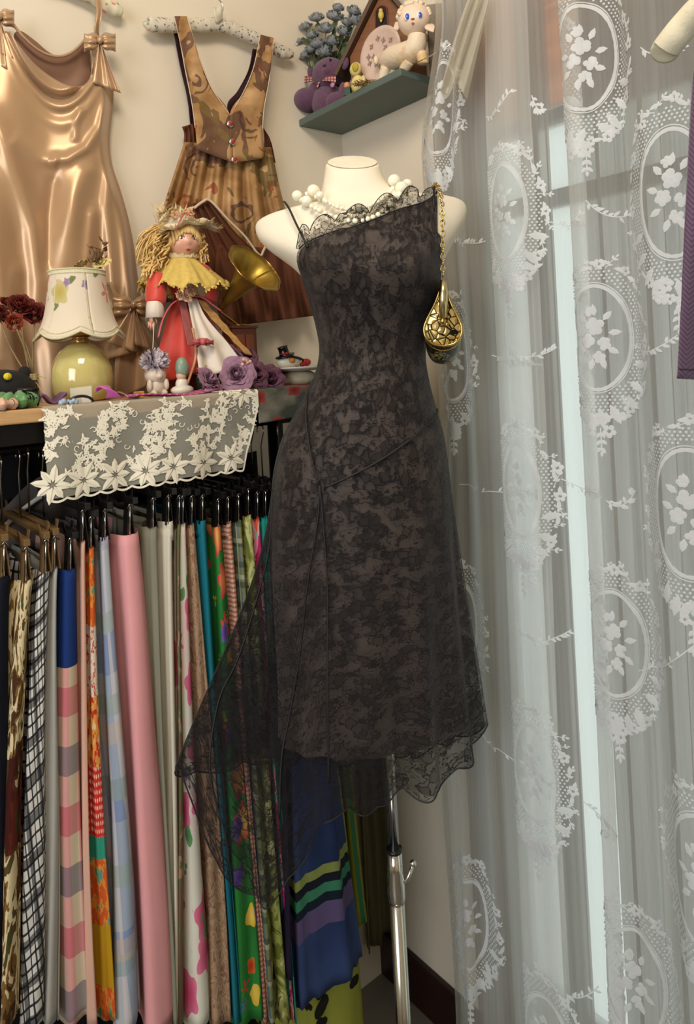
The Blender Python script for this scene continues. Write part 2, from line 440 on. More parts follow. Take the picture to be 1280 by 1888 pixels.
col = stripes(n, col, 1, .162, .0, .04, (192, 70, 96), .62, co); col = stripes(n, col, 1, .162, .081, .04, (96, 96, 112), .68, co)
yk = n.ma('LESS_THAN', co[1], .135)
two_side(n, n.mix(yk, col, lin((26, 52, 112))), .12); weave(n); FM['gingham'] = n.m
FM['blush'] = fsolid('blush_cotton', (216, 170, 150))
n = NT('patchwork_orange'); co = n.sep(n.uv()); v = n.uv()
a_ = n.ramp(n.noise(v, 40, 2), [(0, lin((206, 92, 40))), (.5, lin((222, 140, 54))), (.6, lin((90, 150, 130)))], 'CONSTANT')
b_ = n.ramp(n.noise(v, 60, 2), [(0, lin((226, 206, 186))), (.55, lin((190, 70, 60))), (.62, lin((220, 190, 170)))], 'CONSTANT')
vo = n.vor(v, 90, rnd=.1); c_ = n.mix(n.ma('LESS_THAN', vo['Distance'], .3), lin((208, 50, 40)), lin((236, 190, 170)))
d_ = n.ramp(n.noise(v, 50, 2), [(0, lin((196, 52, 38))), (.45, lin((226, 150, 70))), (.6, lin((226, 200, 150)))], 'CONSTANT')
fr = n.ma('FRACT', n.ma('DIVIDE', co[1], .62))
st = lambda x: n.ma('GREATER_THAN', fr, x)
col = n.mix(st(.18), a_, b_); col = n.mix(st(.34), col, d_); col = n.mix(st(.5), col, c_); col = n.mix(st(.66), col, lin((52, 146, 120)))
col = n.mix(st(.71), col, a_); col = n.mix(st(.86), col, lin((190, 146, 30)))
two_side(n, col, .12); weave(n); FM['patch'] = n.m
FM['bluecheck'] = fplaid('pale_blue_plaid', (178, 184, 190), [(0, .09, 0, .05, (120, 142, 176), .45), (1, .21, .06, .06, (96, 124, 178), .5), (0, .05, .02, .014, (214, 200, 200), .6), (1, .12, .0, .03, (150, 166, 156), .6), (1, .30, .02, .03, (206, 176, 150), .4)], 6)
FM['pink'] = fsolid('rose_pink_cotton', (232, 164, 166), .06)
FM['sage'] = fsolid('sage_grey_pleats', (136, 134, 116)); FM['ivory'] = fsolid('ivory_lawn', (216, 208, 190), .05)
FM['cream'] = fsolid('cream_pleats', (204, 184, 160)); FM['brownleaf'] = fblotch('brown_green_leaf', [(0, (120, 90, 70)), (.5, (96, 104, 66)), (.6, (170, 128, 100))], 24)
FM['whitefloral'] = fflower('white_floral', (226, 222, 206), [(11, .38, (226, 120, 152), (206, 66, 110), .7, 5), (12, .26, (96, 150, 96), (60, 122, 70), .5, 3, 0, .02, 2), (16, .2, (190, 150, 196), (150, 90, 170), .35)][:1]+[(15, .24, (110, 156, 104), (72, 128, 76), .5, 2)]+[(16, .2, (190, 150, 196), (150, 90, 170), .35)], (236, 200, 196))
FM['tanlace'] = fblotch('tan_lace', [(0, (158, 126, 100)), (.46, (176, 146, 116)), (.56, (140, 104, 84))], 60)
FM['teal'] = fsolid('teal_cotton', (28, 116, 132)); FM['tealgreen'] = fsolid('sea_green_cotton', (30, 138, 122))
FM['greenfloral'] = fflower('green_tropical_floral', (50, 132, 58), [(12, .38, (216, 62, 76), (236, 190, 90), .6), (14, .27, (228, 186, 50), (240, 210, 110), .5, 3), (15, .27, (124, 92, 170), (90, 64, 150), .45), (19, .25, (224, 110, 44), (200, 60, 40), .45, 4)], (40, 112, 52))
FM['redcheck'] = fplaid('red_cream_gingham', (214, 194, 166), [(0, .008, 0, .0035, (168, 52, 46), .7), (1, .008, 0, .0035, (168, 52, 46), .7)], 0, .001)
FM['oliveplaid'] = fplaid('olive_blue_plaid', (122, 126, 84), [(0, .03, 0, .008, (70, 100, 140), .8), (1, .034, 0, .01, (60, 76, 66), .75), (0, .05, .02, .006, (196, 186, 140), .8), (1, .06, .03, .008, (176, 176, 150), .7)])
FM['marble'] = fblotch('yellow_green_marbled', [(0, (104, 110, 48)), (.44, (150, 152, 78)), (.53, (190, 190, 130)), (.62, (90, 84, 44))], 22)
FM['magenta'] = fblotch('magenta_mint_patches', [(0, (190, 40, 100)), (.46, (234, 150, 170)), (.54, (110, 196, 170)), (.6, (226, 80, 60))], 12)
FM['cherry'] = fflower('navy_cherry_print', (34, 26, 48), [(16, .3, (168, 30, 56), (200, 60, 70), .42, 3), (22, .2, (196, 180, 170), (160, 150, 140), .25)])
n = NT('blue_tiered'); co = n.sep(n.warp(n.uv(), 12, .01)); x = co[1]
col = n.ramp(n.noise(n.vm('MULTIPLY', n.uv(), (1, .4, 1)), 14, 3), [(.3, lin((34, 48, 86))), (.7, lin((62, 80, 124)))])
for (a0, a1, c) in ((.28, .36, (30, 34, 78)), (.615, .632, (140, 148, 76)), (.632, .648, (24, 28, 40)), (.648, .666, (62, 128, 96)), (.666, .682, (20, 34, 44)), (.682, .72, (96, 82, 120)), (.85, .875, (112, 92, 132)), (.875, .90, (28, 22, 30))):
    m = n.ma('MULTIPLY', n.ma('GREATER_THAN', x, a0), n.ma('LESS_THAN', x, a1)); col = n.mix(m, col, lin(c))
two_side(n, col, .1); weave(n); FM['bluetier'] = n.m
FM['yellowgreen'] = fplaid('yellow_green_stripe', (142, 142, 44), [(0, .05, 0, .02, (30, 130, 104), .85), (1, .5, .1, .04, (60, 70, 30), .6)])
FM['limeleaf'] = fflower('lime_black_leaf', (146, 148, 60), [(22, .36, (24, 22, 18), (40, 38, 30), .6, 2)])
FM['oat'] = fsolid('olive_grey_linen', (112, 104, 78))
FM['lilacgrey'] = fsolid('lilac_grey_cotton', (176, 172, 190))

# ================================================================ garments on the rail
SKZ = 1.236
def strip_a(xl, xr, py, b):
    p0, p1 = VL(xl, py, b), VL(xr, py, b); return RB(p0)[0], RB(p1)[0], (p0.z+p1.z)/2
def garment(name, label, m, top, bot, b0=(.03, .275), b1=(.03, .31), pleats=7, amp=.0045, seed=0, band=None, z1=None, cat='skirt', sink=0, group='skirts hanging on the rail'):
    w_ = (top[1]-top[0])*.06; top = (top[0]-w_, top[1]+w_, top[2]); w_ = (bot[1]-bot[0])*.13; bot = (bot[0]-w_, bot[1]+w_, bot[2])
    al0, ar0, z0 = strip_a(top[0], top[1], top[2], b0[1]); al1, ar1, zb = strip_a(bot[0], bot[1], bot[2], b1[1])
    if z1 is not None: zb = z1
    rs = random.Random(seed); ph = [rs.uniform(0, 6.28) for _ in range(6)]
    H = z0-zb; NU, NV = 72, 40
    def fn(u, v):
        th = 2*PI*u; e = v**.78
        ac = lerp((al0+ar0)/2, (al1+ar1)/2, e); ha = max(.004, lerp(abs(al0-ar0)/2, abs(al1-ar1)/2, e))
        bb0 = lerp(b0[0], b1[0], e); bb1 = lerp(b0[1], b1[1], e); bc = (bb0+bb1)/2; hb = (bb1-bb0)/2
        c_, s_ = cos(th), sin(th)
        k = .62
        x = math.copysign(abs(c_)**k, c_); y = math.copysign(abs(s_)**.8, s_)
        am = (amp*(.35+1.1*v))
        w = (sin(pleats*th+ph[0]+1.2*sin(2.1*v+ph[1]))+.6*sin(pleats*1.9*th+ph[2]+v*2)+.4*sin(3*th+ph[4]+4*v))*am
        sw = .004*sin(5*v+ph[5])*v
        a = ac+x*ha*(1 - .0) + w*.7*x + w*.5 + sw; b = bc+y*(hb+w)
        z = z0-H*v + .0035*sin(pleats*th+ph[3])*(v if v > .9 else 0) - sink*(1-v)*0
        return R(a, b, z)
    P = .66
    mb = MB().grid(fn, NU, NV, lambda u, v: (u*P, v*H))
    if band:
        o = thing(name, label, cat, R((al0+ar0)/2, .15, zb), group)
        obj('skirt_panel', mb, m, o, solid=.0012)
        z0s = z0
        def fb(u, v):
            p = fn(u, 0); th = 2*PI*u
            q = fn(u, .02); d = R((al0+ar0)/2, (b0[0]+b0[1])/2, 0); out = (Vector((p.x-d.x, p.y-d.y, 0))).normalized()*.0015
            r = p.lerp(q, v*1.5) if False else Vector((p.x, p.y, z0+.004-v*.03)); return r+out
        obj('waistband', MB().grid(fb, NU, 3, lambda u, v: (u*P, v*.03)), band, o, solid=.0015)
    else:
        o = obj(name, mb, m, None, solid=.0012); props(o, label, cat, group)
    return ((al0+ar0)/2, z0)

M_CHROME = pmat('chrome', (214, 212, 206), .12, 1.0, var=.03, bump=0)
M_CLIPBLK = pmat('black_plastic', (20, 18, 18), .3, bump=0)
M_CLIPWOOD = pmat('brown_clip_wood', (112, 84, 48), .5)
def make_hanger(label, wood=False):
    # built about the rail point, bar along the room's depth
    rt = thing('clip_hanger', label, 'hanger', Vector((0, 0, 0)), 'clip hangers on the rail')
    hook = [Vector((0.0, -.012+.013*cos(t), .013*sin(t))) for t in [rad(x) for x in range(-60, 181, 24)]]
    hook = [Vector((0, .012*cos(t), .012*sin(t)-.001)) for t in [rad(x) for x in range(200, -60, -20)]]+[Vector((0, 0, -.03)), Vector((0, 0, -.098))]
    obj('hook', MB().tube(hook, .0016, 6), M_CHROME, rt)
    mb = MB().box((0, 0, -.103), .009, .30 if not wood else .27, .010)
    obj('bar', mb, M_CLIPWOOD if wood else M_CLIPBLK, rt, smooth=False, bevel=.001)
    for sgn in (-1, 1):
        y = sgn*.118
        c = MB()
        for q in (-1, 1):
            c.slab([Vector((q*.001, y-.009, -.112)), Vector((q*.001, y+.009, -.112)), Vector((q*.005, y+.008, -.158)), Vector((q*.005, y-.008, -.158))], Vector((q*.0015, 0, 0)))
            c.slab([Vector((q*.001, y-.007, -.118)), Vector((q*.001, y+.007, -.118)), Vector((q*.0065, y+.006, -.088)), Vector((q*.0065, y-.006, -.088))], Vector((q*.001, 0, 0)))
        c.cur = 0
        cl = obj('clip', c, M_CLIPWOOD if wood else M_CLIPBLK, rt, smooth=False)
        s = MB().tube([Vector((-.005, y+.010, -.116)), Vector((0, y+.0125, -.108)), Vector((.005, y+.010, -.116))], .0012, 5)
        s.tube([Vector((0, y+.0105, -.106)), Vector((.0015, y+.011, -.13)), Vector((.003, y+.0095, -.156))], .0013, 5)
        s.tube([Vector((0, y-.0105, -.106)), Vector((.0015, y-.011, -.13)), Vector((.003, y-.0095, -.156))], .0013, 5)
        obj('spring', s, M_CHROME, cl)
    return rt
HP = [None, None]
def hang(a, what, wood=False, z=0):
    label = ('brown' if wood else 'black')+' clip hanger holding '+what
    k = 1 if wood else 0
    if HP[k] is None: HP[k] = make_hanger(label, wood); o = HP[k]
    else: o = copy_tree(HP[k]); o['label'] = label
    o.location = R(a, RBR, RZ+.010+z); o.rotation_euler = (0, 0, ROOMZ-PI/2)
    return o
B = 1888
spec = [  # label, hanger text, material, top strip (xl, xr, y), bottom strip, pleats, amp
 ('purple and orange printed skirt, cut off at the left end of the rail', 'the purple and orange printed skirt', 'multi', (-48, -12, 1100), (-60, 8, B), {}),
 ('plain black skirt on the rail beside the brown leaf print skirt', 'the plain black skirt', 'navyblk', (-8, 28, 1062), (-4, 26, B), dict(pleats=5)),
 ('cream skirt with brown leaf print and ruffled tiers', 'the brown leaf print skirt', 'leafy', (28, 72, 1070), (-16, 40, B), dict(pleats=9, amp=.006)),
 ('black and white tartan plaid skirt', 'the black and white tartan skirt', 'tartan', (74, 99, 1055), (40, 92, B), dict(pleats=6)),
 ('plain pale grey skirt between the tartan and the blue yoked gingham', 'the pale grey skirt', 'grey', (97, 110, 1048), (88, 120, B), dict(pleats=5)),
 ('pink, cream and grey gingham skirt with a deep royal blue yoke', 'the blue yoked gingham skirt', 'gingham', (114, 150, 1050), (118, 172, B), dict(pleats=5, amp=.003)),
 ('narrow plain blush skirt beside the gingham one', 'the plain blush skirt', 'blush', (150, 160, 998), (160, 182, B), dict(pleats=5)),
 ('orange, red and cream patchwork print skirt', 'the orange patchwork skirt', 'patch', (163, 177, 1010), (183, 216, B), dict(pleats=6, amp=.003)),
 ('pale blue and lilac plaid skirt', 'the pale blue plaid skirt', 'bluecheck', (186, 205, 995), (216, 274, B), dict(pleats=6, band='lilacgrey')),
 ('plain rose pink skirt, the widest on the rail', 'the rose pink skirt', 'pink', (214, 268, 985), (266, 346, B), dict(pleats=4, amp=.005)),
 ('sage grey pleated skirt beside the rose pink one', 'the sage grey skirt', 'sage', (272, 296, 972), (312, 328, B), dict(pleats=8)),
 ('ivory white pleated skirt with an elastic waist', 'the ivory pleated skirt', 'ivory', (298, 327, 966), (326, 340, B), dict(pleats=9, band='ivory')),
 ('narrow brown and green leaf print skirt behind the white floral skirt', 'the narrow leaf print skirt', 'brownleaf', (328, 336, 966), (338, 346, B), dict(pleats=5)),
 ('white skirt with pink roses and green leaves', 'the white floral skirt', 'whitefloral', (331, 347, 966), (346, 398, B), dict(pleats=5, amp=.004)),
 ('tan lace skirt beside the teal one', 'the tan lace skirt', 'tanlace', (349, 362, 966), (398, 438, B), dict(pleats=5)),
 ('plain teal blue skirt with an elastic waist', 'the teal blue skirt', 'teal', (364, 386, 964), (432, 446, B), dict(pleats=7, band='teal')),
 ('bright green skirt with red, yellow and purple tropical flowers', 'the green tropical floral skirt', 'greenfloral', (396, 412, 970), (442, 498, B), dict(pleats=6)),
 ('red and cream small check skirt', 'the small red check skirt', 'redcheck', (413, 431, 966), (486, 498, B), dict(pleats=5, band='redcheck')),
 ('olive and blue plaid skirt', 'the olive plaid skirt', 'oliveplaid', (433, 449, 960), (492, 506, B), dict(pleats=5)),
 ('yellow green marbled skirt', 'the marbled yellow green skirt', 'marble', (450, 468, 950), (498, 540, B), dict(pleats=6)),
 ('magenta, pink and mint patch print skirt behind the marbled one', 'the magenta patch print skirt', 'magenta', (470, 482, 955), (532, 541, B), dict(pleats=5)),
 ('sea green skirt at the edge of the black lace dress', 'the sea green skirt', 'tealgreen', (484, 497, 952), (538, 545, B), dict(pleats=6)),
 ('dark navy skirt with red cherry print, seen below the lace hem', 'the cherry print skirt', 'cherry', (499, 512, 955), (516, 548, 1800), dict(pleats=6)),
 ('blue tiered skirt with lime and green ribbon bands at the hem', 'the blue tiered skirt', 'bluetier', (514, 560, 958), (545, 684, 1822), dict(pleats=11, amp=.0055)),
 ('lime skirt with black leaf print, its hem below the blue tiered skirt', 'the black leaf print skirt', 'limeleaf', (540, 572, 958), (575, 690, 1940), dict(pleats=7, b1=(.03, .26))),
 ('yellow green striped skirt beside the stand pole', 'the yellow green striped skirt', 'yellowgreen', (574, 590, 955), (660, 684, 1700), dict(pleats=5, b1=(.03, .2))),
]
WOODS = (0, 1, 2, 3, 4)
for i, (lab, ht, mk, top, bot, kw) in enumerate(spec):
    kw = dict(kw); bd = kw.pop('band', None)
    a, z0 = garment('skirt', lab, FM[mk], top, bot, seed=i*7+1, band=FM[bd] if bd else None, **kw)
    hang(a, ht, i in WOODS, z0-SKZ-.002)
# linen drape beyond the skirts
def fdr(u, v):
    p = VL(lerp(640, lerp(700, 722, v), u), 1000, .03)
    a, b, _ = RB(p); return R(a, .022+.010*sin(u*22+v*2)+.004*sin(u*47), lerp(1.25, .10, v))
obj('linen_cloth', MB().grid(fdr, 60, 30, lambda u, v: (u*.2, v)), FM['oat'], solid=.001, label='olive grey linen cloth hung down the wall behind the stand pole', cat='cloth')
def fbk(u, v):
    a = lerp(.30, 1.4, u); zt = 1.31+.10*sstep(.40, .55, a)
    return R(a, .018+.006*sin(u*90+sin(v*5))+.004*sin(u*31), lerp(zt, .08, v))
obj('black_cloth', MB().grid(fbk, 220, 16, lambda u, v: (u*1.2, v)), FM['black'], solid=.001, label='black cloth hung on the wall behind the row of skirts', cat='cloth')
# a white wire hanger with a grey cardigan far left under the shelf top
def fcd(u, v):
    a = lerp(.60, .86, u); zt = 1.335-.10*abs(2*u-1)**1.5
    return R(a, .052+.012*(1-v)*cos((u-.5)*PI)+.005*sin(u*26+v*3), lerp(zt, .75, v))
obj('grey_cardigan', MB().grid(fcd, 60, 24, lambda u, v: (u*.3, v*.5)), fsolid('grey_brown_knit', (96, 88, 86), .2), solid=.003, label='grey cardigan in the dark behind the leftmost skirt hangers', cat='cardigan')
wh = [R(a, .068, 1.30-.10*abs((a-.73)/.14)**1.6) for a in [.59+.28*k/24 for k in range(25)]]
o = thing('white_hanger', 'white hanger with the grey cardigan in the dark under the shelf top', 'hanger', R(.73, .075, 1.2))
obj('shoulder_bar', MB().tube(wh, .004, 8), pmat('white_plastic', (222, 218, 210), .35, bump=0), o)
obj('hook', MB().tube([R(.73, .075, 1.30), R(.73, .09, 1.35), R(.73, .12, 1.385), R(.73, .142, 1.397), R(.73, .158, 1.395), R(.73, .163, 1.383)], .0018, 6), M_CHROME, o)
# ================================================================ sheer curtain with embroidered medallions
def sheer(name, rgb, cover, trans=.5, rib=0, rough=.9):
    n = NT(name); c = lin(rgb)
    tp = n.new('ShaderNodeBsdfTransparent'); d = n.new('ShaderNodeBsdfDiffuse'); tl = n.new('ShaderNodeBsdfTranslucent')
    for q in (d, tl): q.inputs[0].default_value = c
    m1 = n.new('ShaderNodeMixShader'); m1.inputs[0].default_value = trans; n.link(d.outputs[0], m1.inputs[1]); n.link(tl.outputs[0], m1.inputs[2])
    m2 = n.new('ShaderNodeMixShader')
    lw = n.new('ShaderNodeLayerWeight'); lw.inputs['Blend'].default_value = .35    # threads close up where the cloth turns edge-on
    f = n.ma('ADD', cover, n.ma('MULTIPLY', lw.outputs['Facing'], (1-cover)*.55))
    if rib:
        w = n.noise(n.vm('MULTIPLY', n.uv(), (rib, 1.5, 1)), 1, 3); f = n.ma('ADD', f, n.ma('MULTIPLY', n.ma('SUBTRACT', w, .5), .22))
    n.put(m2.inputs[0], f); n.link(tp.outputs[0], m2.inputs[1]); n.link(m1.outputs[0], m2.inputs[2]); n.link(m2.outputs[0], n.out.inputs[0])
    return n.m
M_SHEER = sheer('white_voile', (236, 236, 233), .38, .6, 160)
M_TAUPE = sheer('taupe_voile', (128, 118, 106), .76, .4, 110)
n = NT('white_embroidery'); two_side(n, lin((238, 240, 242)), .45); M_EMB = n.m

# course of the cloth along the wall: (pixel column at eye height, metres off the wall)
CP = [(812, .135), (822, .10), (838, .125), (862, .10), (885, .115), (908, .09), (930, .085), (965, .075), (1005, .070), (1012, .078), (985, .088), (942, .094), (930, .100), (936, .112), (960, .122), (985, .120), (1005, .105), (1035, .09), (1060, .085), (1085, .082), (1106, .086), (1109, .094), (1092, .100), (1077, .105), (1080, .116), (1100, .120), (1130, .105), (1160, .10), (1185, .085), (1205, .10), (1228, .12), (1262, .125), (1300, .115), (1340, .10), (1400, .12), (1450, .1)]
cps = []
for x, a in CP:
    P = VR(x, 900, a); cps.append(Vector((RB(P)[1], a, 0)))
path = smooth_path(cps, 8); arc = [0]
for i in range(1, len(path)): arc.append(arc[-1]+(path[i]-path[i-1]).length)
CL = arc[-1]; CZ1, CZ0 = 2.34, .04
def cpos(u):
    u = max(0, min(CL-1e-6, u))
    lo, hi = 0, len(arc)-1
    while hi-lo > 1:
        m = (lo+hi)//2
        if arc[m] <= u: lo = m
        else: hi = m
    t = (u-arc[lo])/max(1e-9, arc[hi]-arc[lo]); return path[lo].lerp(path[hi], t)
def S(u, z):
    p = cpos(u); b, a = p.x, p.y
    low = sstep(1.5, .1, z)
    k = (b-cps[0].x)
    b += -.018*low*math.exp(-k*6) + .018*low*sstep(.05, .3, k)*math.exp(-max(0, k-.25)*5)      # fuller hem, left edge swung out
    b += .055*sstep(1.86, 2.12, z)*math.exp(-k*14) + .010*sin(z*5.5)*math.exp(-k*20)            # pulled in towards the rail
    a += .012*sin(u*23+z*1.3)*low + .004*sin(u*61+z*2.2)
    a += .018*low
    return R(a, b, z)
def SN(u, z):
    e = .002; t = S(u+e, z)-S(u-e, z); v = S(u, z+e)-S(u, z-e); nn = t.cross(v).normalized()
    return nn
def U_at(px, layer=0):
    """cloth length at a pixel column, on the nearest layer"""
    best = None
    for i in range(len(path)-1):
        b = path[i]; P = R(b.y, b.x, 1.3)
        q = cam_px(P)
        if abs(q[0]-px) < 6:
            if best is None or b.y > best[0]+.004: best = (b.y, arc[i], abs(q[0]-px))
            elif abs(b.y-best[0]) <= .004 and abs(q[0]-px) < best[2]: best = (b.y, arc[i], abs(q[0]-px))
    return best[1] if best else 0
def cam_px(P):
    q = YAW.to_3x3().transposed() @ (P-CAMP-Vector((0, 0, EYE))); s = F/q.y
    return CX+s*(q.x*cT-q.z*sT), CY-s*(q.x*sT+q.z*cT)
cur = thing('lace_curtain', 'white sheer curtain embroidered with oval medallions and garlands, hanging before the window', 'curtain', R(.1, .7, 0))
obj('sheer_cloth', MB().grid(lambda u, v: S(u*CL, lerp(CZ1, CZ0, v)), 520, 60, lambda u, v: (u*CL, v*2.2)), M_SHEER, cur)

class Emb:
    """flat stitched shapes carried by a cloth surface"""
    def __init__(s, S, off=.0012): s.S = S; s.mb = MB(); s.off = off; s.c = {}
    def P(s, u, z, k=1):
        e = .0015; p = s.S(u, z); t = s.S(u+e, z)-s.S(u-e, z); v = s.S(u, z+e)-s.S(u, z-e); nn = t.cross(v)
        if nn.length > 1e-12: nn.normalize()
        if nn.dot(CAMP+Vector((0, 0, EYE))-p) < 0 and s.cam: nn = -nn
        return p+nn*(s.off*k)
    cam = True
    def poly(s, pts, k=1, mid=None):
        c = mid or (sum(p[0] for p in pts)/len(pts), sum(p[1] for p in pts)/len(pts))
        n = len(pts)
        s.mb.add([s.P(c[0], c[1], k*1.5)]+[s.P(p[0], p[1], k) for p in pts], [(0, i+1, (i+1) % n+1) for i in range(n)])
    def leaf(s, x, y, a, L, w):
        d = (cos(a), sin(a)); m = (-d[1], d[0])
        s.poly([(x, y), (x+d[0]*L*.35+m[0]*w, y+d[1]*L*.35+m[1]*w), (x+d[0]*L*.7+m[0]*w*.8, y+d[1]*L*.7+m[1]*w*.8), (x+d[0]*L, y+d[1]*L), (x+d[0]*L*.7-m[0]*w*.8, y+d[1]*L*.7-m[1]*w*.8), (x+d[0]*L*.35-m[0]*w, y+d[1]*L*.35-m[1]*w)])
    def dot(s, x, y, r, n=6): s.poly([(x+r*cos(2*PI*i/n), y+r*sin(2*PI*i/n)) for i in range(n)])
    def flower(s, x, y, r, k=5, a0=0):
        for i in range(k):
            a = a0+2*PI*i/k; s.dot(x+cos(a)*r*.6, y+sin(a)*r*.6, r*.42)
    def line(s, pts, w, k=1):
        vs = []; n = len(pts)
        for i, p in enumerate(pts):
            q0 = pts[max(0, i-1)]; q1 = pts[min(n-1, i+1)]; dx, dy = q1[0]-q0[0], q1[1]-q0[1]; l = math.hypot(dx, dy) or 1
            ww = w[i] if isinstance(w, list) else w
            vs += [s.P(p[0]-dy/l*ww, p[1]+dx/l*ww, k), s.P(p[0]+dy/l*ww, p[1]-dx/l*ww, k)]
        s.mb.add(vs, [(2*i, 2*i+1, 2*i+3, 2*i+2) for i in range(n-1)])
E_ = Emb(S)
def ovalpts(x, y, rx, ry, n=48): return [(x+rx*cos(2*PI*i/n), y+ry*sin(2*PI*i/n)) for i in range(n+1)]
def sprig(e, x, y, a, L, rs, k=4):
    """little branch with paired leaves"""
    e.line([(x+cos(a)*L*t/4, y+sin(a)*L*t/4) for t in range(5)], L*.03)
    for i in range(k):
        t = (i+.6)/k
        for sg in (-1, 1):
            e.leaf(x+cos(a)*L*t, y+sin(a)*L*t, a+sg*rs.uniform(.5, .9), L*.33, L*.085)
    e.leaf(x+cos(a)*L, y+sin(a)*L, a, L*.3, L*.08)
def medallion(e, x, y, RX, RY, seed):
    rs = random.Random(seed); ix, iy = RX*.56, RY*.64; cy = y+RY*.06
    # inner ribbon frame: a scalloped band and a fine line
    pts = ovalpts(x, cy, ix, iy, 60); e.line(pts, [.0022+.0010*abs(sin(i*1.5)) for i in range(61)])
    e.line(ovalpts(x, cy, ix*1.09, iy*1.065, 48), .0008)
    # dotted net between frame and wreath
    sp = .0072; j = 0; yy = y-RY
    while yy < y+RY:
        xx = x-RX+(sp/2 if j % 2 else 0)
        while xx < x+RX:
            d1 = ((xx-x)/(ix*1.15))**2+((yy-cy)/(iy*1.11))**2; d2 = ((xx-x)/(RX*.90))**2+((yy-y)/(RY*.92))**2
            if d1 > 1 and d2 < 1: e.dot(xx, yy, .0020, 5)
            xx += sp
        yy += sp*.72; j += 1
    # wreath
    N = 30
    for i in range(N):
        a = 2*PI*i/N+rs.uniform(-.05, .05); k = rs.uniform(.93, 1.02)
        px_, py_ = x+cos(a)*RX*k, y+sin(a)*RY*k; q = i % 5
        if q in (0, 2) or sin(a) < -.8: e.flower(px_, py_, rs.uniform(.0075, .0105), 5, rs.random()*6)
        else:
            b = a+rs.choice((-1, 1))*rs.uniform(.4, 1.3)
            sprig(e, px_-cos(b)*.01, py_-sin(b)*.01, b, rs.uniform(.018, .026), rs, 2)
        e.leaf(px_, py_, a+PI/2+rs.uniform(-.3, .3), .017, .0035)
    # big leaves and blossoms at the foot
    for i in range(9):
        a = -PI/2+(i-4)*.30; e.leaf(x+cos(a)*RX*.62, y+sin(a)*RY*.80, a+rs.uniform(-.6, .6), .034, .0065)
    for i in range(5): e.flower(x+rs.uniform(-.03, .03), y-RY*rs.uniform(.85, 1.12), .011, 5, rs.random()*6)
    sprig(e, x, y-RY*1.05, -PI/2, .035, rs, 3)
    # bouquet inside
    for (dx, dy, r) in ((0, .018, .017), (-.014, -.004, .014), (.013, -.010, .013), (.004, -.030, .012), (-.006, .040, .010)):
        bx, by = x+dx*RX/.095, cy+dy*RY/.125; k = RX/.095
        for q in range(5): 
            a = 2*PI*q/5+rs.random()
            pp = [(bx+cos(a)*r*k*.5+cos(t)*r*k*.42, by+sin(a)*r*k*.5+sin(t)*r*k*.42) for t in [2*PI*m/8 for m in range(9)]]
            e.poly(pp[:8]); 
        e.dot(bx, by, r*.30*k, 7)
    for i in range(9):
        a = 2*PI*i/9+.2; e.leaf(x+cos(a)*ix*.38, cy+sin(a)*iy*.42, a+rs.uniform(-.3, .3), ix*.38, ix*.10)
def garland(e, x0, y0, x1, y1, sag, seed):
    rs = random.Random(seed); n = 18; pts = []
    for i in range(n+1):
        t = i/n; pts.append((lerp(x0, x1, t), lerp(y0, y1, t)-sag*4*t*(1-t)))
    e.line(pts, .0009)
    for i in range(1, n, 1):
        a = math.atan2(pts[i+1][1]-pts[i][1], pts[i+1][0]-pts[i][0])
        if i % 2 == 0 or rs.random() < .5: e.leaf(pts[i][0], pts[i][1], a+rs.choice((-1, 1))*rs.uniform(.6, 1.0), rs.uniform(.009, .013), .0024)
MED = [(850, [215, 665, 1155, 1690], .075, .125), (955, [405, 905, 1415, 1900], .075, .125), (1110, [125, 632, 1185, 1790], .088, .125), (1268, [372, 950, 1600], .092, .138)]
MPOS = {}
UOFF = {850: -.012, 955: .0, 1110: .004, 1268: .0}
for ci, (px, pys, rx, ry) in enumerate(MED):
    uc = U_at(px)+UOFF[px]
    for k, py in enumerate(pys):
        ax = px+ (py-900)*.052
        z = VR(ax, py, .1).z
        MPOS[(ci, k)] = (uc, z); medallion(E_, uc, z, rx, ry, ci*10+k)
GAR = [(1018, 405, 1088, 395), (1092, 372, 1172, 385), (822, 425, 900, 440), (906, 655, 930, 662), (938, 640, 1028, 640), (1170, 635, 1250, 618), (845, 888, 930, 890), (1034, 885, 1096, 895), (1118, 918, 1168, 905),
       (946, 1145, 1048, 1162), (1172, 1232, 1285, 1165), (886, 1345, 950, 1438), (1066, 1470, 1108, 1505), (1022, 1790, 1090, 1800), (1196, 92, 1284, 78), (900, 215, 958, 170), (990, 170, 1012, 182)]
for gi, (x0, y0, x1, y1) in enumerate(GAR):
    z0_, z1_ = VR(x0, y0, .1).z, VR(x1, y1, .1).z
    garland(E_, U_at(x0-(y0-900)*.035), z0_, U_at(x1-(y1-900)*.035), z1_, .016, gi)
obj('embroidery', E_.mb, M_EMB, cur)
# second, taupe voile hung close to the panes, parted where the light comes through
def taupe(name, px0, px1, label, nf, z0=.06):
    b0 = RB(VR(px0, 900, .035))[1]; b1 = RB(VR(px1, 900, .035))[1]
    def fn(u, v): return R(.040+.011*sin(u*nf*2*PI+.4*sin(v*3))+.004*sin(u*nf*5), lerp(b0, b1, u)+.004*sin(u*40), lerp(2.2, z0, v))
    t = obj(name, MB().grid(fn, int(nf*14), 24, lambda u, v: (u*(b1-b0)*1.5, v*2.2)), M_TAUPE)
    props(t, label, 'curtain')
taupe('voile_curtain', 838, 934, 'narrow taupe voile curtain behind the left edge of the lace curtain', 3)
taupe('voile_curtain', 1003, 1046, 'narrowest taupe voile strip behind the lace curtain, between two bright gaps', 2)
taupe('voile_curtain', 1112, 1420, 'taupe voile curtain behind the lace curtain, beyond the bright gap towards the purple garment', 10)
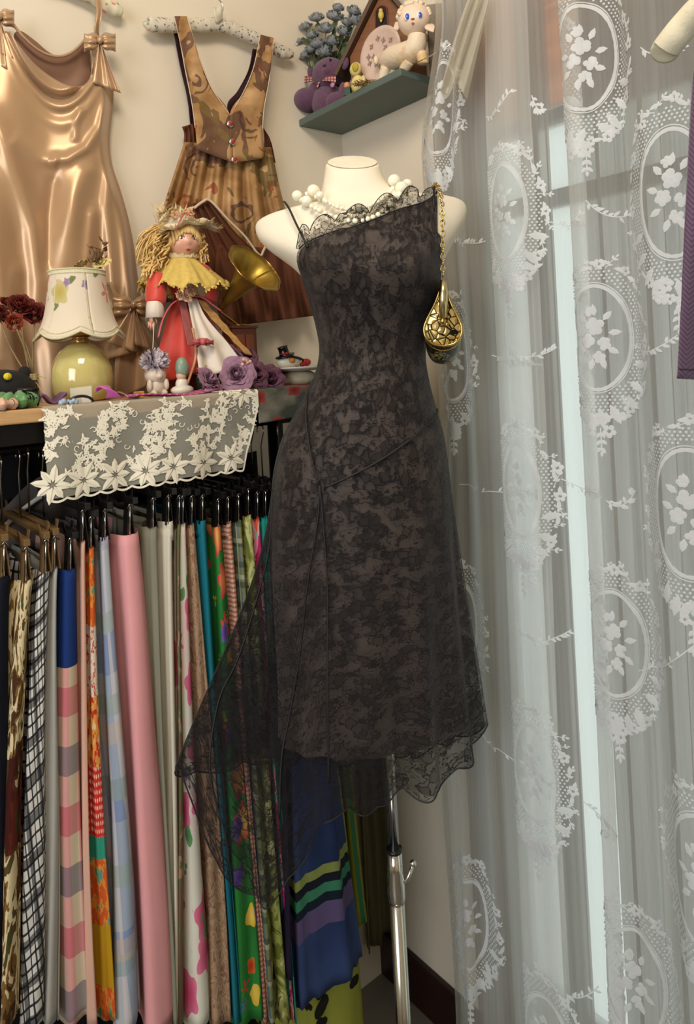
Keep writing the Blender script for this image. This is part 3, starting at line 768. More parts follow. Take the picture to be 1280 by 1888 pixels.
# curtain rod high up
t = thing('curtain_rod', 'metal rod carrying the lace curtain above the header board', 'curtain rod', R(.09, .8, 2.3))
obj('rod', MB().tube([R(.095, .30, 2.34), R(.095, 1.6, 2.34)], .008, 10), M_CHROME, t)
obj('bracket', MB().tube([R(0, .5, 2.34), R(.095, .5, 2.34)], .005, 8), M_CHROME, t)
# short cream swag at the rod's end beside the shelf
def sw(u, v):
    x = lerp(lerp(868, 812, v**.8), lerp(905, 862, v), u); y = lerp(-10, 168+14*sin(u*PI*2.5), v)
    return VR(x, y, .150+.012*sin(u*15+v*2)+.008*v)
obj('curtain_swag', MB().grid(sw, 40, 24, lambda u, v: (u*.08, v*.2)), sheer('cream_voile', (226, 222, 206), .62, .5, 60), label='cream ruffle of thin cloth hanging beside the corner shelf, left of the lace curtain', cat='curtain')
# ================================================================ dress form
MD = 1.13
M_FORM = pmat('ivory_form_cloth', (226, 216, 196), .75, var=.04, nscale=8, bump=.1)
# py: left px, right px, front-back half depth (m), tilt px, depth offset (m, negative nearer)
BODY = [(284, 603, 695, .040, -2, .005), (300, 601, 699, .041, 0, .005), (330, 597, 707, .044, 3, .003), (355, 590, 722, .048, 6, .0), (368, 572, 752, .050, 9, .0), (374, 545, 790, .053, 12, .0), (380, 505, 830, .056, 15, .0), (390, 476, 853, .058, 18, .0), (404, 471, 861, .060, 18, .0), (425, 476, 857, .066, 16, -.004),
        (450, 496, 842, .076, 12, -.008), (480, 532, 822, .088, 7, -.014), (505, 556, 808, .096, 3, -.018), (530, 568, 803, .098, 1, -.018), (560, 578, 797, .093, 0, -.013), (600, 590, 786, .080, 0, -.006), (650, 597, 776, .072, 0, 0), (700, 586, 781, .078, 0, 0), (750, 562, 794, .088, 0, .004), (800, 536, 808, .096, 0, .008), (860, 520, 816, .100, 0, .010), (920, 530, 812, .096, 0, .008), (960, 560, 800, .06, 0, 0)]
def bodyP(t, ph, tab=BODY, grow=0.0):
    l, r, hd, tl, do = interp(tab, t)
    cx = (l+r)/2; hw = (r-l)/2+grow*1150
    c_, s_ = cos(ph), sin(ph); k = .88
    x = math.copysign(abs(c_)**k, c_); y = math.copysign(abs(s_)**k, s_)
    bust = .020*math.exp(-((t-500)/42)**2)*(math.exp(-((ph-1.05)/.38)**2)+math.exp(-((ph-2.1)/.38)**2)) if s_ > 0 else 0
    p = V(cx+hw*x, t-tl*x, MD+do)
    return p-DEP*((hd+grow)*y+bust)
frm = thing('dress_form', 'ivory dress form torso on a chrome pole, wearing the black lace dress', 'dress form', V(735, 1888, MD))
mb = MB(); rows = [300, 306, 314, 330, 345, 358, 366, 371, 376, 381, 387, 395, 404, 415, 430, 445, 460, 480, 500, 520, 545, 570, 600, 640, 680, 720, 760, 800, 840, 880, 920, 950, 960]
NU = 64; vs = []
for j, t in enumerate(rows):
    for i in range(NU):
        ph = 2*PI*i/NU; p = bodyP(t, ph)
        if j < 3: p += IMY*(-.022*sin(ph)*(1-j*.3))       # the neck is cut on a slant towards the front
        vs.append(p)
fs = [(j*NU+i, (j+1)*NU+i, (j+1)*NU+(i+1) % NU, j*NU+(i+1) % NU) for j in range(len(rows)-1) for i in range(NU)]
n0 = len(vs); vs.append(sum((vs[i] for i in range(NU)), Vector())/NU); fs += [(i, (i+1) % NU, n0) for i in range(NU)]
n1 = len(vs); vs.append(sum((vs[(len(rows)-1)*NU+i] for i in range(NU)), Vector())/NU); fs += [((len(rows)-1)*NU+(i+1) % NU, (len(rows)-1)*NU+i, n1) for i in range(NU)]
mb.add(vs, fs); FV, FF = list(vs), list(fs); obj('torso', mb, M_FORM, frm, sub=1)
cap = MB(); c0 = vs[n0]; ring = [c0+(vs[i]-c0)*.93+IMY*.0015 for i in range(NU)]
cap.add([c0+IMY*.003]+ring, [(0, (i+1) % NU+1, i+1) for i in range(NU)]); obj('neck_cap', cap, pmat('neck_cap_cream', (232, 226, 206), .5), frm)
# pole, collar, height screw
pt = lambda y: V(685+55*(y-940)/948, y, MD)
z = lambda y: pt(y)
pb = pt(1560); base = Vector((pt(1888).x, pt(1888).y, 0))
top = Vector((pb.x, pb.y, pt(940).z))
def pz(y): return V(722+(y-1400)*.04, y, MD)
col_x = pz(1700)
def PZ(z): return Vector((col_x.x, col_x.y, z))
zc = pz(1567).z; zs = pz(1640).z
obj('inner_pole', MB().tube([PZ(pz(930).z), PZ(zs)], .0088, 16), M_CHROME, frm)
obj('outer_pole', MB().tube([PZ(zs+.004), PZ(.03)], .0122, 18), pmat('chrome_tube', (206, 202, 190), .2, 1.0, var=.02, bump=0), frm)
obj('rubber_ring', MB().tube([PZ(zc-.002), PZ(zc+.003)], .0128, 18), M_CLIPBLK, frm)
obj('collar', MB().tube([PZ(zs-.02), PZ(zs-.012), PZ(zs+.008), PZ(zs+.03), PZ(zc)], [.0125, .0145, .0145, .0125, .0120], 18), M_CHROME, frm)
k0 = PZ(zs); obj('locking_screw', MB().tube([k0, k0+IMX*.018+IMY*.016, k0+IMX*.026+IMY*.038], [.0035, .0035, .003], 10).ell(k0+IMX*.027+IMY*.042, .0055), M_CHROME, frm)
obj('base_plate', MB().lathe([(0, .03), (.03, .03), (.05, .012), (.15, .006), (.155, 0), (0, 0)], 40, PZ(0)), M_CHROME, frm)

# ================================================================ black lace dress
def lace_mat(name, net, fill, scale=60, col=(17, 13, 15), off=0):
    """net ground, scattered sprays of leaf cells, and fine cordonnet outlines"""
    n = NT(name); v0 = n.vm('ADD', n.uv(), (off, off, 0)); v = n.warp(v0, 60, .014)
    ve = n.vm('MULTIPLY', v, (1, .62, 1))
    vo = n.vor(ve, scale, 'DISTANCE_TO_EDGE'); line = n.ma('LESS_THAN', vo[0], .055)
    nz = n.noise(v, 58, 1, dist=1.4)
    vine = n.ma('LESS_THAN', n.ma('ABSOLUTE', n.ma('SUBTRACT', nz, .5)), .022)
    cell = n.sep(n.vor(ve, scale, 'F1')['Color'])[0]
    area = n.noise(v0, 34, 3); motif = n.ma('GREATER_THAN', area, .50)
    rimm = n.ma('LESS_THAN', n.ma('ABSOLUTE', n.ma('SUBTRACT', area, .50)), .012)
    pet = n.ma('MULTIPLY', n.ma('GREATER_THAN', cell, .55), motif)
    lines = n.ma('MAXIMUM', n.ma('MULTIPLY', line, motif), n.ma('MAXIMUM', rimm, n.ma('MULTIPLY', vine, n.ma('SUBTRACT', 1.0, n.ma('MULTIPLY', motif, .6)))))
    al = n.ma('ADD', net, n.ma('MULTIPLY', motif, (fill-net)*.45)); al = n.ma('ADD', al, n.ma('MULTIPLY', pet, (fill-net)*.55))
    al = n.ma('MAXIMUM', al, n.ma('MULTIPLY', lines, .92))
    lw = n.new('ShaderNodeLayerWeight'); lw.inputs['Blend'].default_value = .45
    al = n.ma('MAXIMUM', al, n.ma('MULTIPLY', lw.outputs['Facing'], .98))
    tp = n.new('ShaderNodeBsdfTransparent'); m2 = n.new('ShaderNodeMixShader')
    n.set(color=lin(col), rough=.75, spec=.2, sheen=.08)
    n.put(m2.inputs[0], al); n.link(tp.outputs[0], m2.inputs[1]); n.link(n.b.outputs[0], m2.inputs[2]); n.link(m2.outputs[0], n.out.inputs[0])
    return n.m
M_LACE = lace_mat('black_lace', .42, .66, 84); M_LACE2 = lace_mat('black_lace_loose', .46, .70, 84); M_TRIM = lace_mat('black_lace_edge', .16, .5, 90, off=5)
n = NT('mauve_brown_lining'); n.set(color=n.mix(n.noise(n.uv(), 6, 3), lin((106, 92, 86)), lin((124, 108, 100))), rough=.6, sheen=.3); M_LINING = n.m
M_CORD = pmat('black_cord', (14, 12, 14), .6, bump=0)
DR = [(440, 560, 806, .088, 0, -.006), (480, 554, 807, .098, 0, -.014), (505, 560, 806, .104, 0, -.018), (550, 574, 801, .100, 0, -.014), (600, 588, 788, .086, 0, -.006), (650, 595, 778, .078, 0, 0), (700, 583, 784, .084, 0, 0), (750, 558, 797, .094, 0, .004), (800, 530, 811, .102, 0, .006), (860, 513, 820, .108, 0, .006), (910, 508, 825, .110, 0, .004), (970, 502, 829, .112, 0, .002)]
from mathutils.bvhtree import BVHTree
TORSO = BVHTree.FromPolygons([tuple(v) for v in FV], FF)
EYEP = CAMP+Vector((0, 0, EYE))
def on_front(p, off):
    # cloth lies on the outside of the form, never in it
    d = p-EYEP; L = d.length; d.normalize(); hit = TORSO.ray_cast(EYEP, d)
    if hit[0] is None: return p
    q = hit[3]-off
    return EYEP+d*q if L > q else p
def neck_t(ph):                       # the slanting neckline, high on the right
    x = cos(ph); s_ = sin(ph)
    if s_ >= 0: return interp([(-1.0, 470), (-.9, 462), (-.5, 447), (0, 425), (.4, 402), (.75, 384), (.93, 366), (1.0, 352)], x)[0]
    return interp([(-1, 470), (0, 470), (.8, 420), (1.0, 352)], x)[0]
BOT = [(0, 884, 1335, 0), (25, 866, 1398, -.075), (50, 795, 1455, -.115), (70, 735, 1462, -.13), (90, 668, 1494, -.135), (108, 612, 1492, -.14), (122, 560, 1570, -.145), (138, 505, 1652, -.15), (152, 452, 1640, -.15), (166, 398, 1560, -.145), (180, 314, 1425, -.135), (196, 372, 1420, -.06), (218, 470, 1400, .03), (250, 580, 1400, .085), (290, 700, 1400, .095), (330, 810, 1370, .06), (360, 884, 1335, 0)]
LBOT = [(0, 858, 1330, 0), (45, 800, 1372, -.085), (90, 680, 1400, -.115), (125, 590, 1398, -.11), (155, 540, 1385, -.09), (180, 512, 1360, -.03), (230, 570, 1370, .06), (290, 700, 1370, .075), (340, 840, 1340, .03), (360, 858, 1330, 0)]
T0 = 880
def dressP(ph, s, bot, grow, ripple, tn=None):
    p = dressQ(ph, s, bot, grow, ripple, tn)
    if s <= .5:
        p = on_front(p, .0022+grow) if sin(ph) > -.05 else p
    return p
def dressQ(ph, s, bot, grow, ripple, tn=None):
    """s 0..1 from neckline to T0, 1..2 from T0 to the hem"""
    if s <= 1:
        t = lerp(neck_t(ph) if tn is None else tn, T0, s)
        if t < 440:
            q = bodyP(t, ph, BODY, grow+.002); w = (440-t)/88
            q2 = bodyP(440, ph, DR, grow); x = cos(ph)
            l, r, hd, tl, do = interp(DR, 440)
            p = V((l+r)/2+(r-l)/2*x, t, MD+do*(1-w)); return p-DEP*((hd+grow)*lerp(1, .5, w)*math.copysign(abs(sin(ph))**.88, sin(ph)))
        return bodyP(t, ph, DR, grow)
    e = s-1; P0 = bodyP(T0, ph, DR, grow); P1 = bodyP(T0+12, ph, DR, grow)
    deg = math.degrees(ph) % 360.0001
    bx, by, bd = interp(bot, deg); Q = V(bx, by, MD+bd)
    tan = (P1-P0)/12.0
    L = (by-T0)
    h = e
    P = P0*(2*h**3-3*h*h+1)+tan*L*(h**3-2*h*h+h)+Q*(-2*h**3+3*h*h)+(Q-P0)*1.05*(h**3-h*h)
    out = (V((bx+0), by, MD+bd)-V(680, by, MD)); out.z = 0
    if out.length > 0: out.normalize()
    P += out*(ripple*h*(sin(ph*13+2*h)+.5*sin(ph*7.3+1.3)))
    return P
dr = thing('lace_dress', 'black lace slip dress with slanted neckline and handkerchief hem on the dress form', 'dress', V(690, 1500, MD))
SEAMS = []
def uvd(ph, s): return (ph*.135, s*.5)
mb = MB().grid(lambda u, v: dressP(u*2*PI, v*1.0, BOT, .0055, 0), 120, 60, lambda u, v: (u*.9, v*.42))
obj('bodice', mb, M_LACE, dr)
mb = MB().grid(lambda u, v: dressP(u*2*PI, 1+v, BOT, .0055, .010), 220, 90, lambda u, v: (u*.9, .42+v*.6))
sk = obj('skirt', mb, M_LACE2, dr)
mb = MB().grid(lambda u, v: dressP(u*2*PI, v, LBOT, .0022, 0), 100, 50)
mb.grid(lambda u, v: dressP(u*2*PI, 1+v, LBOT, .0022, .004), 100, 50)
obj('lining', mb, M_LINING, dr)
# scalloped cord along the hem
def hemP(u): return dressP(u*2*PI, 2.0, BOT, .0055, .010)
pts = []
N = 300
for i in range(N+1):
    u = i/N; k = abs(sin(u*PI*22)); p = hemP(u); pts.append(p-IMY*(.010*k))
obj('scalloped_hem', MB().tube(pts, .0011, 5, cap=False), M_CORD, sk)
def hb(u, v):
    p = hemP(u); return p-IMY*(.010*abs(sin(u*PI*22)))*v
obj('hem_lace', MB().grid(hb, 300, 3, lambda u, v: (u*1.6, v*.02)), M_TRIM, sk)
# seams drawn across the hip and down the skirt
def seam(fn, n=30, r=.0016): obj('seam', MB().tube([fn(i/n) for i in range(n+1)], r, 5), M_CORD, dr)
def at(px, py, lift=.004):
    """point of the front of the dress under a pixel"""
    t = py
    if t <= T0:
        l, r, hd, tl, do = interp(DR, t); x = max(-.99, min(.99, (px-(l+r)/2)/((r-l)/2))); ph = math.acos(math.copysign(abs(x)**(1/.88), x)); p = bodyP(t, ph, DR, .0055); return p-DEP*lift
    best = None
    for i in range(0, 61):
        ph = PI*i/60
        for j in range(1, 41):
            p = dressP(ph, 1+j/40, BOT, .0055, .010); q = cam_px(p); d = (q[0]-px)**2+(q[1]-py)**2
            if best is None or d < best[0]: best = (d, p, ph, 1+j/40)
    return best[1]-DEP*lift
seam(lambda t: at(lerp(803, 604, t), lerp(752, 876, t)+10*sin(t*PI), .003), 30, .0017)
s1 = [(578, 700), (574, 760), (582, 820), (596, 872)]
seam(lambda t: at(interp([(i/3, *p) for i, p in enumerate(s1)], t)[0], interp([(i/3, *p) for i, p in enumerate(s1)], t)[1], .003), 20, .0016)
def seam_col(pxs): 
    sp = smooth_path([at(x, y, .002) for x, y in pxs], 6); obj('seam', MB().tube(sp, .0015, 5), M_CORD, dr)
seam_col([(597, 872), (590, 960), (572, 1080), (552, 1200), (532, 1320), (522, 1400), (512, 1500)])
seam_col([(597, 872), (600, 960), (603, 1080), (605, 1200), (604, 1330), (600, 1440)])
seam_col([(508, 900), (500, 1010), (478, 1110), (440, 1210), (405, 1300), (396, 1420), (408, 1540), (420, 1600)])
# neckline frill, edge cord, straps
def npos(u):
    ph = lerp(PI*.90, PI*.03, u); return dressP(ph, 0, BOT, .006, 0), ph
M_FR = M_TRIM
def frill(u, v):
    p, ph = npos(u); sc = (.35+.65*abs(sin(u*PI*6.5))**.7)*sstep(-.02, .09, u)
    up = IMY*(.030*sc*v*(1-.55*u if u > .75 else 1))-IMX*(.004*v); return p+up-DEP*(.004*sin(u*50)*v-.002)+DEP*.012*v*0
obj('neck_frill', MB().grid(frill, 180, 8, lambda u, v: (u*.4, v*.05)), M_FR, dr)
obj('frill_edge', MB().tube([frill(i/180, 1.0) for i in range(181)], .0007, 5), M_CORD, dr)
obj('neck_seam', MB().tube([npos(i/80)[0]-DEP*.0008 for i in range(81)], .0011, 5), M_CORD, dr)
def onbody(px, py, lift=.002):
    l, r, hd, tl, do = interp(BODY, py); x = max(-.98, min(.98, (px-(l+r)/2)/((r-l)/2))); return bodyP(py+tl*x, math.acos(math.copysign(abs(x)**(1/.88), x)), BODY, .0)-DEP*lift
sp = [V(524, 372, MD-.01), V(527, 375, MD-.045), V(534, 386, MD-.062), V(546, 412, MD-.074), V(558, 436, MD-.088), V(568, 456, MD-.098)]
obj('strap', MB().tube(smooth_path(sp, 6), .0017, 6), M_CORD, dr)
sp = [V(797, 344, MD+.01), V(800, 347, MD-.03), V(800, 372, MD-.055), V(803, 420, MD-.05)]
obj('strap', MB().tube(smooth_path(sp, 6), .0017, 6), M_CORD, dr)
# ================================================================ pearl necklace
M_PEARL = pmat('pearl', (240, 234, 210), .22, .0, var=.02, bump=0, coat=.6, sheen=.2)
pn = thing('pearl_necklace', 'long white pearl necklace wound twice round the neck of the dress form', 'necklace', V(650, 400, MD-.06))
def strand(px, r, step):
    raw = smooth_path(px, 14); mb = MB(); acc = 0; last = raw[0]; mb.ell(last, r, nu=8, nv=6); rs = random.Random(3)
    for p in raw:
        if (p-last).length >= step*r: mb.ell(p, r*rs.uniform(.85, 1.15), nu=8, nv=6); last = p
    return mb
def nb(px, py, lift=.006): return onbody(px, py, lift)
A = [nb(562, 362, .006), nb(575, 352, .008), nb(598, 364), nb(612, 374, .010), nb(640, 386, .012), nb(675, 388, .012), nb(702, 376, .010), nb(722, 354, .008), nb(732, 338, .004)]
obj('bead_strand', strand([V(x, y, d) for x, y, d in ((566, 358, 1.10), (592, 366, 1.075), (625, 382, 1.06), (660, 390, 1.055), (690, 382, 1.06), (712, 364, 1.075), (728, 342, 1.10))], .0042, 1.85), M_PEARL, pn)
obj('bead_strand', strand([V(x, y, d) for x, y, d in ((555, 368, 1.09), (585, 386, 1.06), (620, 402, 1.046), (655, 408, 1.04), (690, 400, 1.045), (720, 378, 1.06), (742, 350, 1.09))], .0046, 1.85), M_PEARL, pn)
obj('bead_strand', strand([V(x, y, d) for x, y, d in ((602, 372, 1.065), (630, 384, 1.056), (665, 385, 1.052), (700, 371, 1.06), (722, 352, 1.08))], .0034, 1.85), M_PEARL, pn)
for x, y, r, d in ((578, 352, .0100, 1.085), (548, 361, .0085, 1.09), (565, 371, .0085, 1.075), (727, 333, .010, 1.10), (741, 347, .0105, 1.085), (751, 340, .0085, 1.10), (662, 385, .0075, 1.045), (736, 360, .006, 1.07), (590, 360, .006, 1.07)):
    obj('large_pearl', MB().ell(V(x, y, d), r, nu=20, nv=14), M_PEARL, pn)
# ================================================================ evening bag
M_GOLD = pmat('gold_metal', (206, 176, 104), .18, 1.0, var=.05, bump=0)
n = NT('gold_pebble_leather'); vo = n.vor(n.ob(), 95, 'DISTANCE_TO_EDGE'); m = n.ma('LESS_THAN', vo[0], .07)
n.set(color=n.mix(m, lin((206, 178, 112)), lin((34, 26, 16))), rough=.28, metal=.6); n.bump(vo[0], .8, .004); M_PEB = n.m
n = NT('dark_snakeskin'); vo = n.vor(n.ob(), 140, 'DISTANCE_TO_EDGE'); c = n.sep(n.vor(n.ob(), 60)['Color'])
n.set(color=n.mix(n.ma('LESS_THAN', vo[0], .09), n.mix(n.ma('GREATER_THAN', c[0], .6), lin((60, 54, 34)), lin((150, 134, 88))), lin((12, 12, 8))), rough=.3, metal=.3); M_SNK = n.m
bag = thing('evening_bag', 'small gold pebbled evening bag on a chain over the shoulder of the dress form', 'bag', V(815, 650, 1.05))
BD = 1.045
ch = smooth_path([V(799, 346, MD-.01), V(806, 341, MD-.045), V(813, 362, MD-.07), V(816, 400, BD), V(817, 460, BD), V(817, 518, BD)], 24)
mb = MB(); last = ch[0]; k = 0
for i, p in enumerate(ch[1:]):
    if (p-last).length >= .0068:
        t = (p-last).normalized(); s1_ = IMX if k % 2 else DEP
        s1_ = (s1_-t*s1_.dot(t)).normalized(); c = (p+last)/2
        loop = [c+t*(.0055*cos(a))+s1_*(.0034*sin(a)) for a in [2*PI*q/10 for q in range(11)]]
        mb.tube(loop, .0009, 5, cap=False); last = p; k += 1
obj('chain', mb, M_GOLD, bag)
def tear(u, grow=1.0, zc_=0):   # teardrop outline seen from the bag's side
    a = 2*PI*u; x = sin(a); y = cos(a); w = .5*(1+.0)*(.5-.5*y+.06)**.62
    return x*w, y
def bagP(x, y, d=0): return V(817+x*36*grow_ if False else 817+x*36, y, BD+d)
out = [(0, 520), (.22, 540), (.50, 566), (.86, 590), (1.0, 606), (.92, 622), (.55, 634), (0, 638)]
def side(u):
    t = abs(2*u-1)  # 0 bottom 1 top ; mirrored
    xs = [(0, 0, 638), (.2, .55, 634), (.35, .90, 622), (.48, 1.0, 606), (.62, .84, 588), (.8, .46, 562), (.92, .22, 540), (1, .03, 520)]
    x, y = interp(xs, t); return (x if u >= .5 else -x), y
ol = [side(i/60) for i in range(61)]
fr_ = [V(817+x*35, y, BD-.012) for x, y in ol]
mb = MB().add([V(817, 605, BD-.006)]+fr_, [(0, i+1, i+2) for i in range(60)]); 
mb = MB(); mb.add([V(817, 605, BD-.004)]+fr_, [(0, i+2, i+1) for i in range(60)]); obj('pebbled_gusset', mb, M_PEB, bag, solid=.001)
obj('gold_rim', MB().tube(fr_, .0019, 8), M_GOLD, bag)
mb = MB()
def shell(u, v):
    x, y = ol[int(u*60)]; q = v
    return V(817+x*35*(1-.12*q), y+34*sin(q*PI/2)*sstep(550, 640, y), BD-.012+.060*q)
mb.grid(shell, 60, 8); mb.grid(lambda u, v: V(817, 600, BD+.043).lerp(shell(u, 1), v), 60, 1); obj('shell', mb, M_SNK, bag)
obj('gold_rim', MB().tube([V(817+35*cos(a)*.98, 612+34*sin(a), BD-.004) for a in [rad(x) for x in range(8, 173, 6)]], .0013, 6), M_GOLD, bag)
obj('clasp_bar', MB().tube([V(817.5, 517, BD-.016), V(817.5, 540, BD-.018), V(817.5, 586, BD-.018)], [.0046, .0065, .0065], 14), pmat('pale_gold', (222, 204, 150), .2, 1.0, var=.02, bump=0), bag)
obj('clasp_knob', MB().ell(V(817, 592, BD-.016), .0055).ell(V(824, 598, BD-.014), .003), M_GOLD, bag)
# ================================================================ champagne satin dress on the left wall
n = NT('champagne_satin')
n.set(color=n.mix(n.noise(n.uv(), 5, 2), lin((176, 140, 104)), lin((190, 154, 116))), rough=.36, metal=.34, spec=.6, sheen=.3); M_SATIN = n.m
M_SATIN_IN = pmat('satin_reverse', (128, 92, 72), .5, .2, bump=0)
def segdist(x, y, pl):
    best = 1e9; tt = 0
    for i in range(len(pl)-1):
        ax, ay = pl[i]; bx, by = pl[i+1]; dx, dy = bx-ax, by-ay; t = max(0, min(1, ((x-ax)*dx+(y-ay)*dy)/(dx*dx+dy*dy)))
        d = math.hypot(x-ax-t*dx, y-ay-t*dy)
        if d < best: best = d; tt = (i+t)/(len(pl)-1)
    return best, tt
FOLDS = [([(-20, 190), (10, 270), (35, 340), (58, 420), (66, 520), (62, 620)], 15, .016), ([(88, 296), (125, 292), (160, 272), (185, 235), (200, 180)], 8, .011),
         ([(200, 210), (203, 300), (196, 380), (203, 470), (208, 560)], 9, .012), ([(165, 300), (140, 360), (118, 440), (110, 540)], 16, .012), ([(20, 250), (70, 290), (110, 300)], 12, .007),
         ([(215, 330), (232, 420), (238, 520), (240, 620)], 8, .012), ([(100, 320), (88, 400), (86, 500)], 9, -.008), ([(172, 380), (165, 470), (170, 600)], 9, .012), ([(150, 196), (140, 230), (138, 262)], 6, .005),
         ([(-40, 300), (-20, 420), (0, 560), (5, 700)], 16, .014), ([(30, 480), (25, 600), (30, 740)], 12, .010)]
RIGHT = [(30, 168), (70, 172), (110, 186), (150, 206), (180, 209), (250, 202), (300, 206), (350, 222), (400, 236), (450, 246), (500, 252), (560, 262), (640, 270), (760, 276)]
def cowl(x): return 103-abs(x-112)**1.9*.0085 if x < 112 else 103-abs(x-112)**2*.0145
def satin(u, v):
    top = None
    x0 = -130; 
    yt = 60; y = lerp(yt, 770, v)
    xr = interp(RIGHT, y)[0]; x = lerp(x0, xr, u)
    ct = 160-(x-112)**2*(.0278 if x > 112 else .0118)
    ct = max(58, ct)
    yy = lerp(ct, 770, v)
    xr = interp(RIGHT, yy)[0]; x = lerp(x0, xr, u)
    h = 0
    for pl, w, a in FOLDS:
        d, t = segdist(x, yy, pl); h += a*.8*math.exp(-(d/(w*1.25))**2)*min(1, 4*(1-abs(2*t-1))+.3)
    g = yy+((x-112)**2)*.0125
    if yy < 260:
        q = math.exp(-((x-112)/60)**2)
        h += .016*math.exp(-((g-166)/9)**2)*sstep(185, 120, x)+.010*math.exp(-((g-196)/9)**2)*q+.005*math.exp(-((g-228)/12)**2)*q-.008*math.exp(-((g-180)/6)**2)*q
    h += .006*sin(x*.045+yy*.004)+.004*sin(x*.09-yy*.011)*sstep(200, 500, yy)
    edge = sstep(0, .06, 1-u)
    return VL(x, yy, .018+(.022+h)*edge)
sd = thing('satin_dress', 'champagne satin slip dress with cowl neck and bows behind the small lamp', 'dress', R(.7, .03, 1.4))
obj('dress_front', MB().grid(satin, 190, 170, lambda u, v: (u, v)), M_SATIN, sd, solid=.0008)
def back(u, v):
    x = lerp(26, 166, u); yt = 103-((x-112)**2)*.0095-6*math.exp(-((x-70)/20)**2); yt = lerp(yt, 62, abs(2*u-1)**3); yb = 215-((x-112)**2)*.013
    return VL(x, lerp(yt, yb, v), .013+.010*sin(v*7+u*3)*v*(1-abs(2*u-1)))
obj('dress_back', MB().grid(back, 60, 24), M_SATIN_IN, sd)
# rolled neckline edges and second layer of the cowl
def cw(u, v):
    x = lerp(18, 166, u); yt = lerp(lerp(103, 60, abs(2*u-1.15)**2.2 if True else 0), 60, 0)
    yt = 104-((x-108)**2)*.0105; yt = max(40, yt)
    return VL(x, yt+v*7*sin(u*PI), .030+.006*sin(v*PI))
obj('neck_roll', MB().tube([VL(x, min(106, 104-((x-108)**2)*(.0085 if x < 108 else .013)), .030) for x in range(22, 166, 6)], .0026, 8), M_SATIN, sd)
# hem flounces
def fl(x0, x1, y0, y1a, y1b, b):
    def f(u, v):
        x = lerp((x0+x1)/2, lerp(x0, x1, u)+8*(u-.5)*v, .12+.88*sstep(0, .55, v)); return VL(x, lerp(y0, lerp(y1a, y1b, u), v), b+.006*sin(u*9+v)+.004*v)
    return f
obj('flounce', MB().grid(fl(150, 250, 520, 676, 648, .060), 40, 30), M_SATIN, sd, solid=.0008)
obj('flounce', MB().grid(fl(214, 290, 572, 742, 700, .052), 40, 30), M_SATIN, sd, solid=.0008)
def bow(parent, px, py, b, w, h, tails, m, name='bow', lab=None):
    """loops, knot and tails tied in ribbon; sizes in pixels at that spot"""
    mb = MB()
    for sg in (-1, 1):
        def lp(u, v):
            t = v*2-1; r = sin(u*PI*.93)**.8 if u > 0 else 0
            x = px+sg*w*u; y = py+h*t*(.25+.75*sin(min(1, u*1.15)*PI/2))*(1-.10*u)+h*.25*u+3*sin(u*6)*t
            return VL(x, y, b+.010*sin(u*PI)*(1-t*t)+.002*sin(t*9+u*3))
        mb.grid(lp, 14, 14)
    mb.ell(VL(px, py, b+.008), .0058, .005, .0065, nu=12, nv=8)
    o = obj(name, mb, m, parent, solid=.0006) if lab is None else obj(name, mb, m, parent, solid=.0006, label=lab)
    tb = MB()
    for (x1, y1, wd) in tails:
        def tl(u, v):
            k = lerp(.12, 1, v); xx = lerp(px, x1, v)+wd*(u-.5)*k; yy = lerp(py+2, y1, v)+ (u-.5)*wd*.35*v
            return VL(xx, yy, b+.004*sin(u*8)*(1-.3*v))
        tb.grid(tl, 12, 14)
    obj('ribbon_tail', tb, m, o, solid=.0006)
    return o
bow(sd, 184, 74, .048, 29, 20, [(186, 158, 34), (212, 168, 22)], M_SATIN)
bow(sd, -2, 30, .045, 28, 20, [(-6, 120, 40), (14, 104, 22)], M_SATIN)
bow(sd, 246, 562, .072, 38, 24, [(222, 640, 50), (262, 640, 30)], M_SATIN)
obj('strap', MB().grid(lambda u, v: VL(lerp(lerp(171, 183, u), lerp(178, 187, u), v)+4*sin(v*5), lerp(-12, 70, v), .040+.014*sin(v*PI)+.003*sin(u*6)), 8, 20), M_SATIN, sd, solid=.0006)
# padded hangers
n = NT('ditsy_floral_cotton'); vo = n.vor(n.ob(), 130); rr = n.sep(vo['Color'])
m = n.ma('LESS_THAN', vo['Distance'], n.ma('ADD', .16, n.ma('MULTIPLY', rr[0], .30)))
n.set(color=n.mix(m, lin((206, 196, 178)), n.mix(n.ma('GREATER_THAN', rr[1], .6), lin((112, 110, 122)), lin((142, 150, 132)))), rough=.85); n.bump(n.noise(n.ob(), 70, 3), .5, .003); M_DITSY = n.m
n = NT('rose_print_cotton'); vo = n.vor(n.ob(), 60); rr = n.sep(vo['Color'])
m = n.ma('LESS_THAN', vo['Distance'], n.ma('MULTIPLY', rr[0], .42))
n.set(color=n.mix(m, lin((214, 208, 180)), n.mix(n.ma('GREATER_THAN', rr[1], .4), lin((96, 116, 84)), lin((212, 130, 120)))), rough=.85); n.bump(n.noise(n.ob(), 60, 3), .4, .003); M_ROSEP = n.m
def padded(name, label, pts, r, m, hook, b):
    t = thing(name, label, 'hanger', VL(pts[len(pts)//2][0], pts[len(pts)//2][1], b), 'padded hangers on the wall')
    sp = smooth_path([VL(x, y, b+(d if False else 0)) for x, y in pts], 8); nn = len(sp)
    obj('padded_arm', MB().tube(sp, [r*(.55+.45*min(1, 8*min(i, nn-1-i)/nn+.0))*(1+.05*sin(i*1.7)) if 0 < i < nn-1 else r*.25 for i in range(nn)], 16, flat=.8), m, t)
    if hook: obj('hook', MB().tube(smooth_path([VL(x, y, b-.0) for x, y in hook], 6), .0016, 6), M_CHROME, t)
    return t
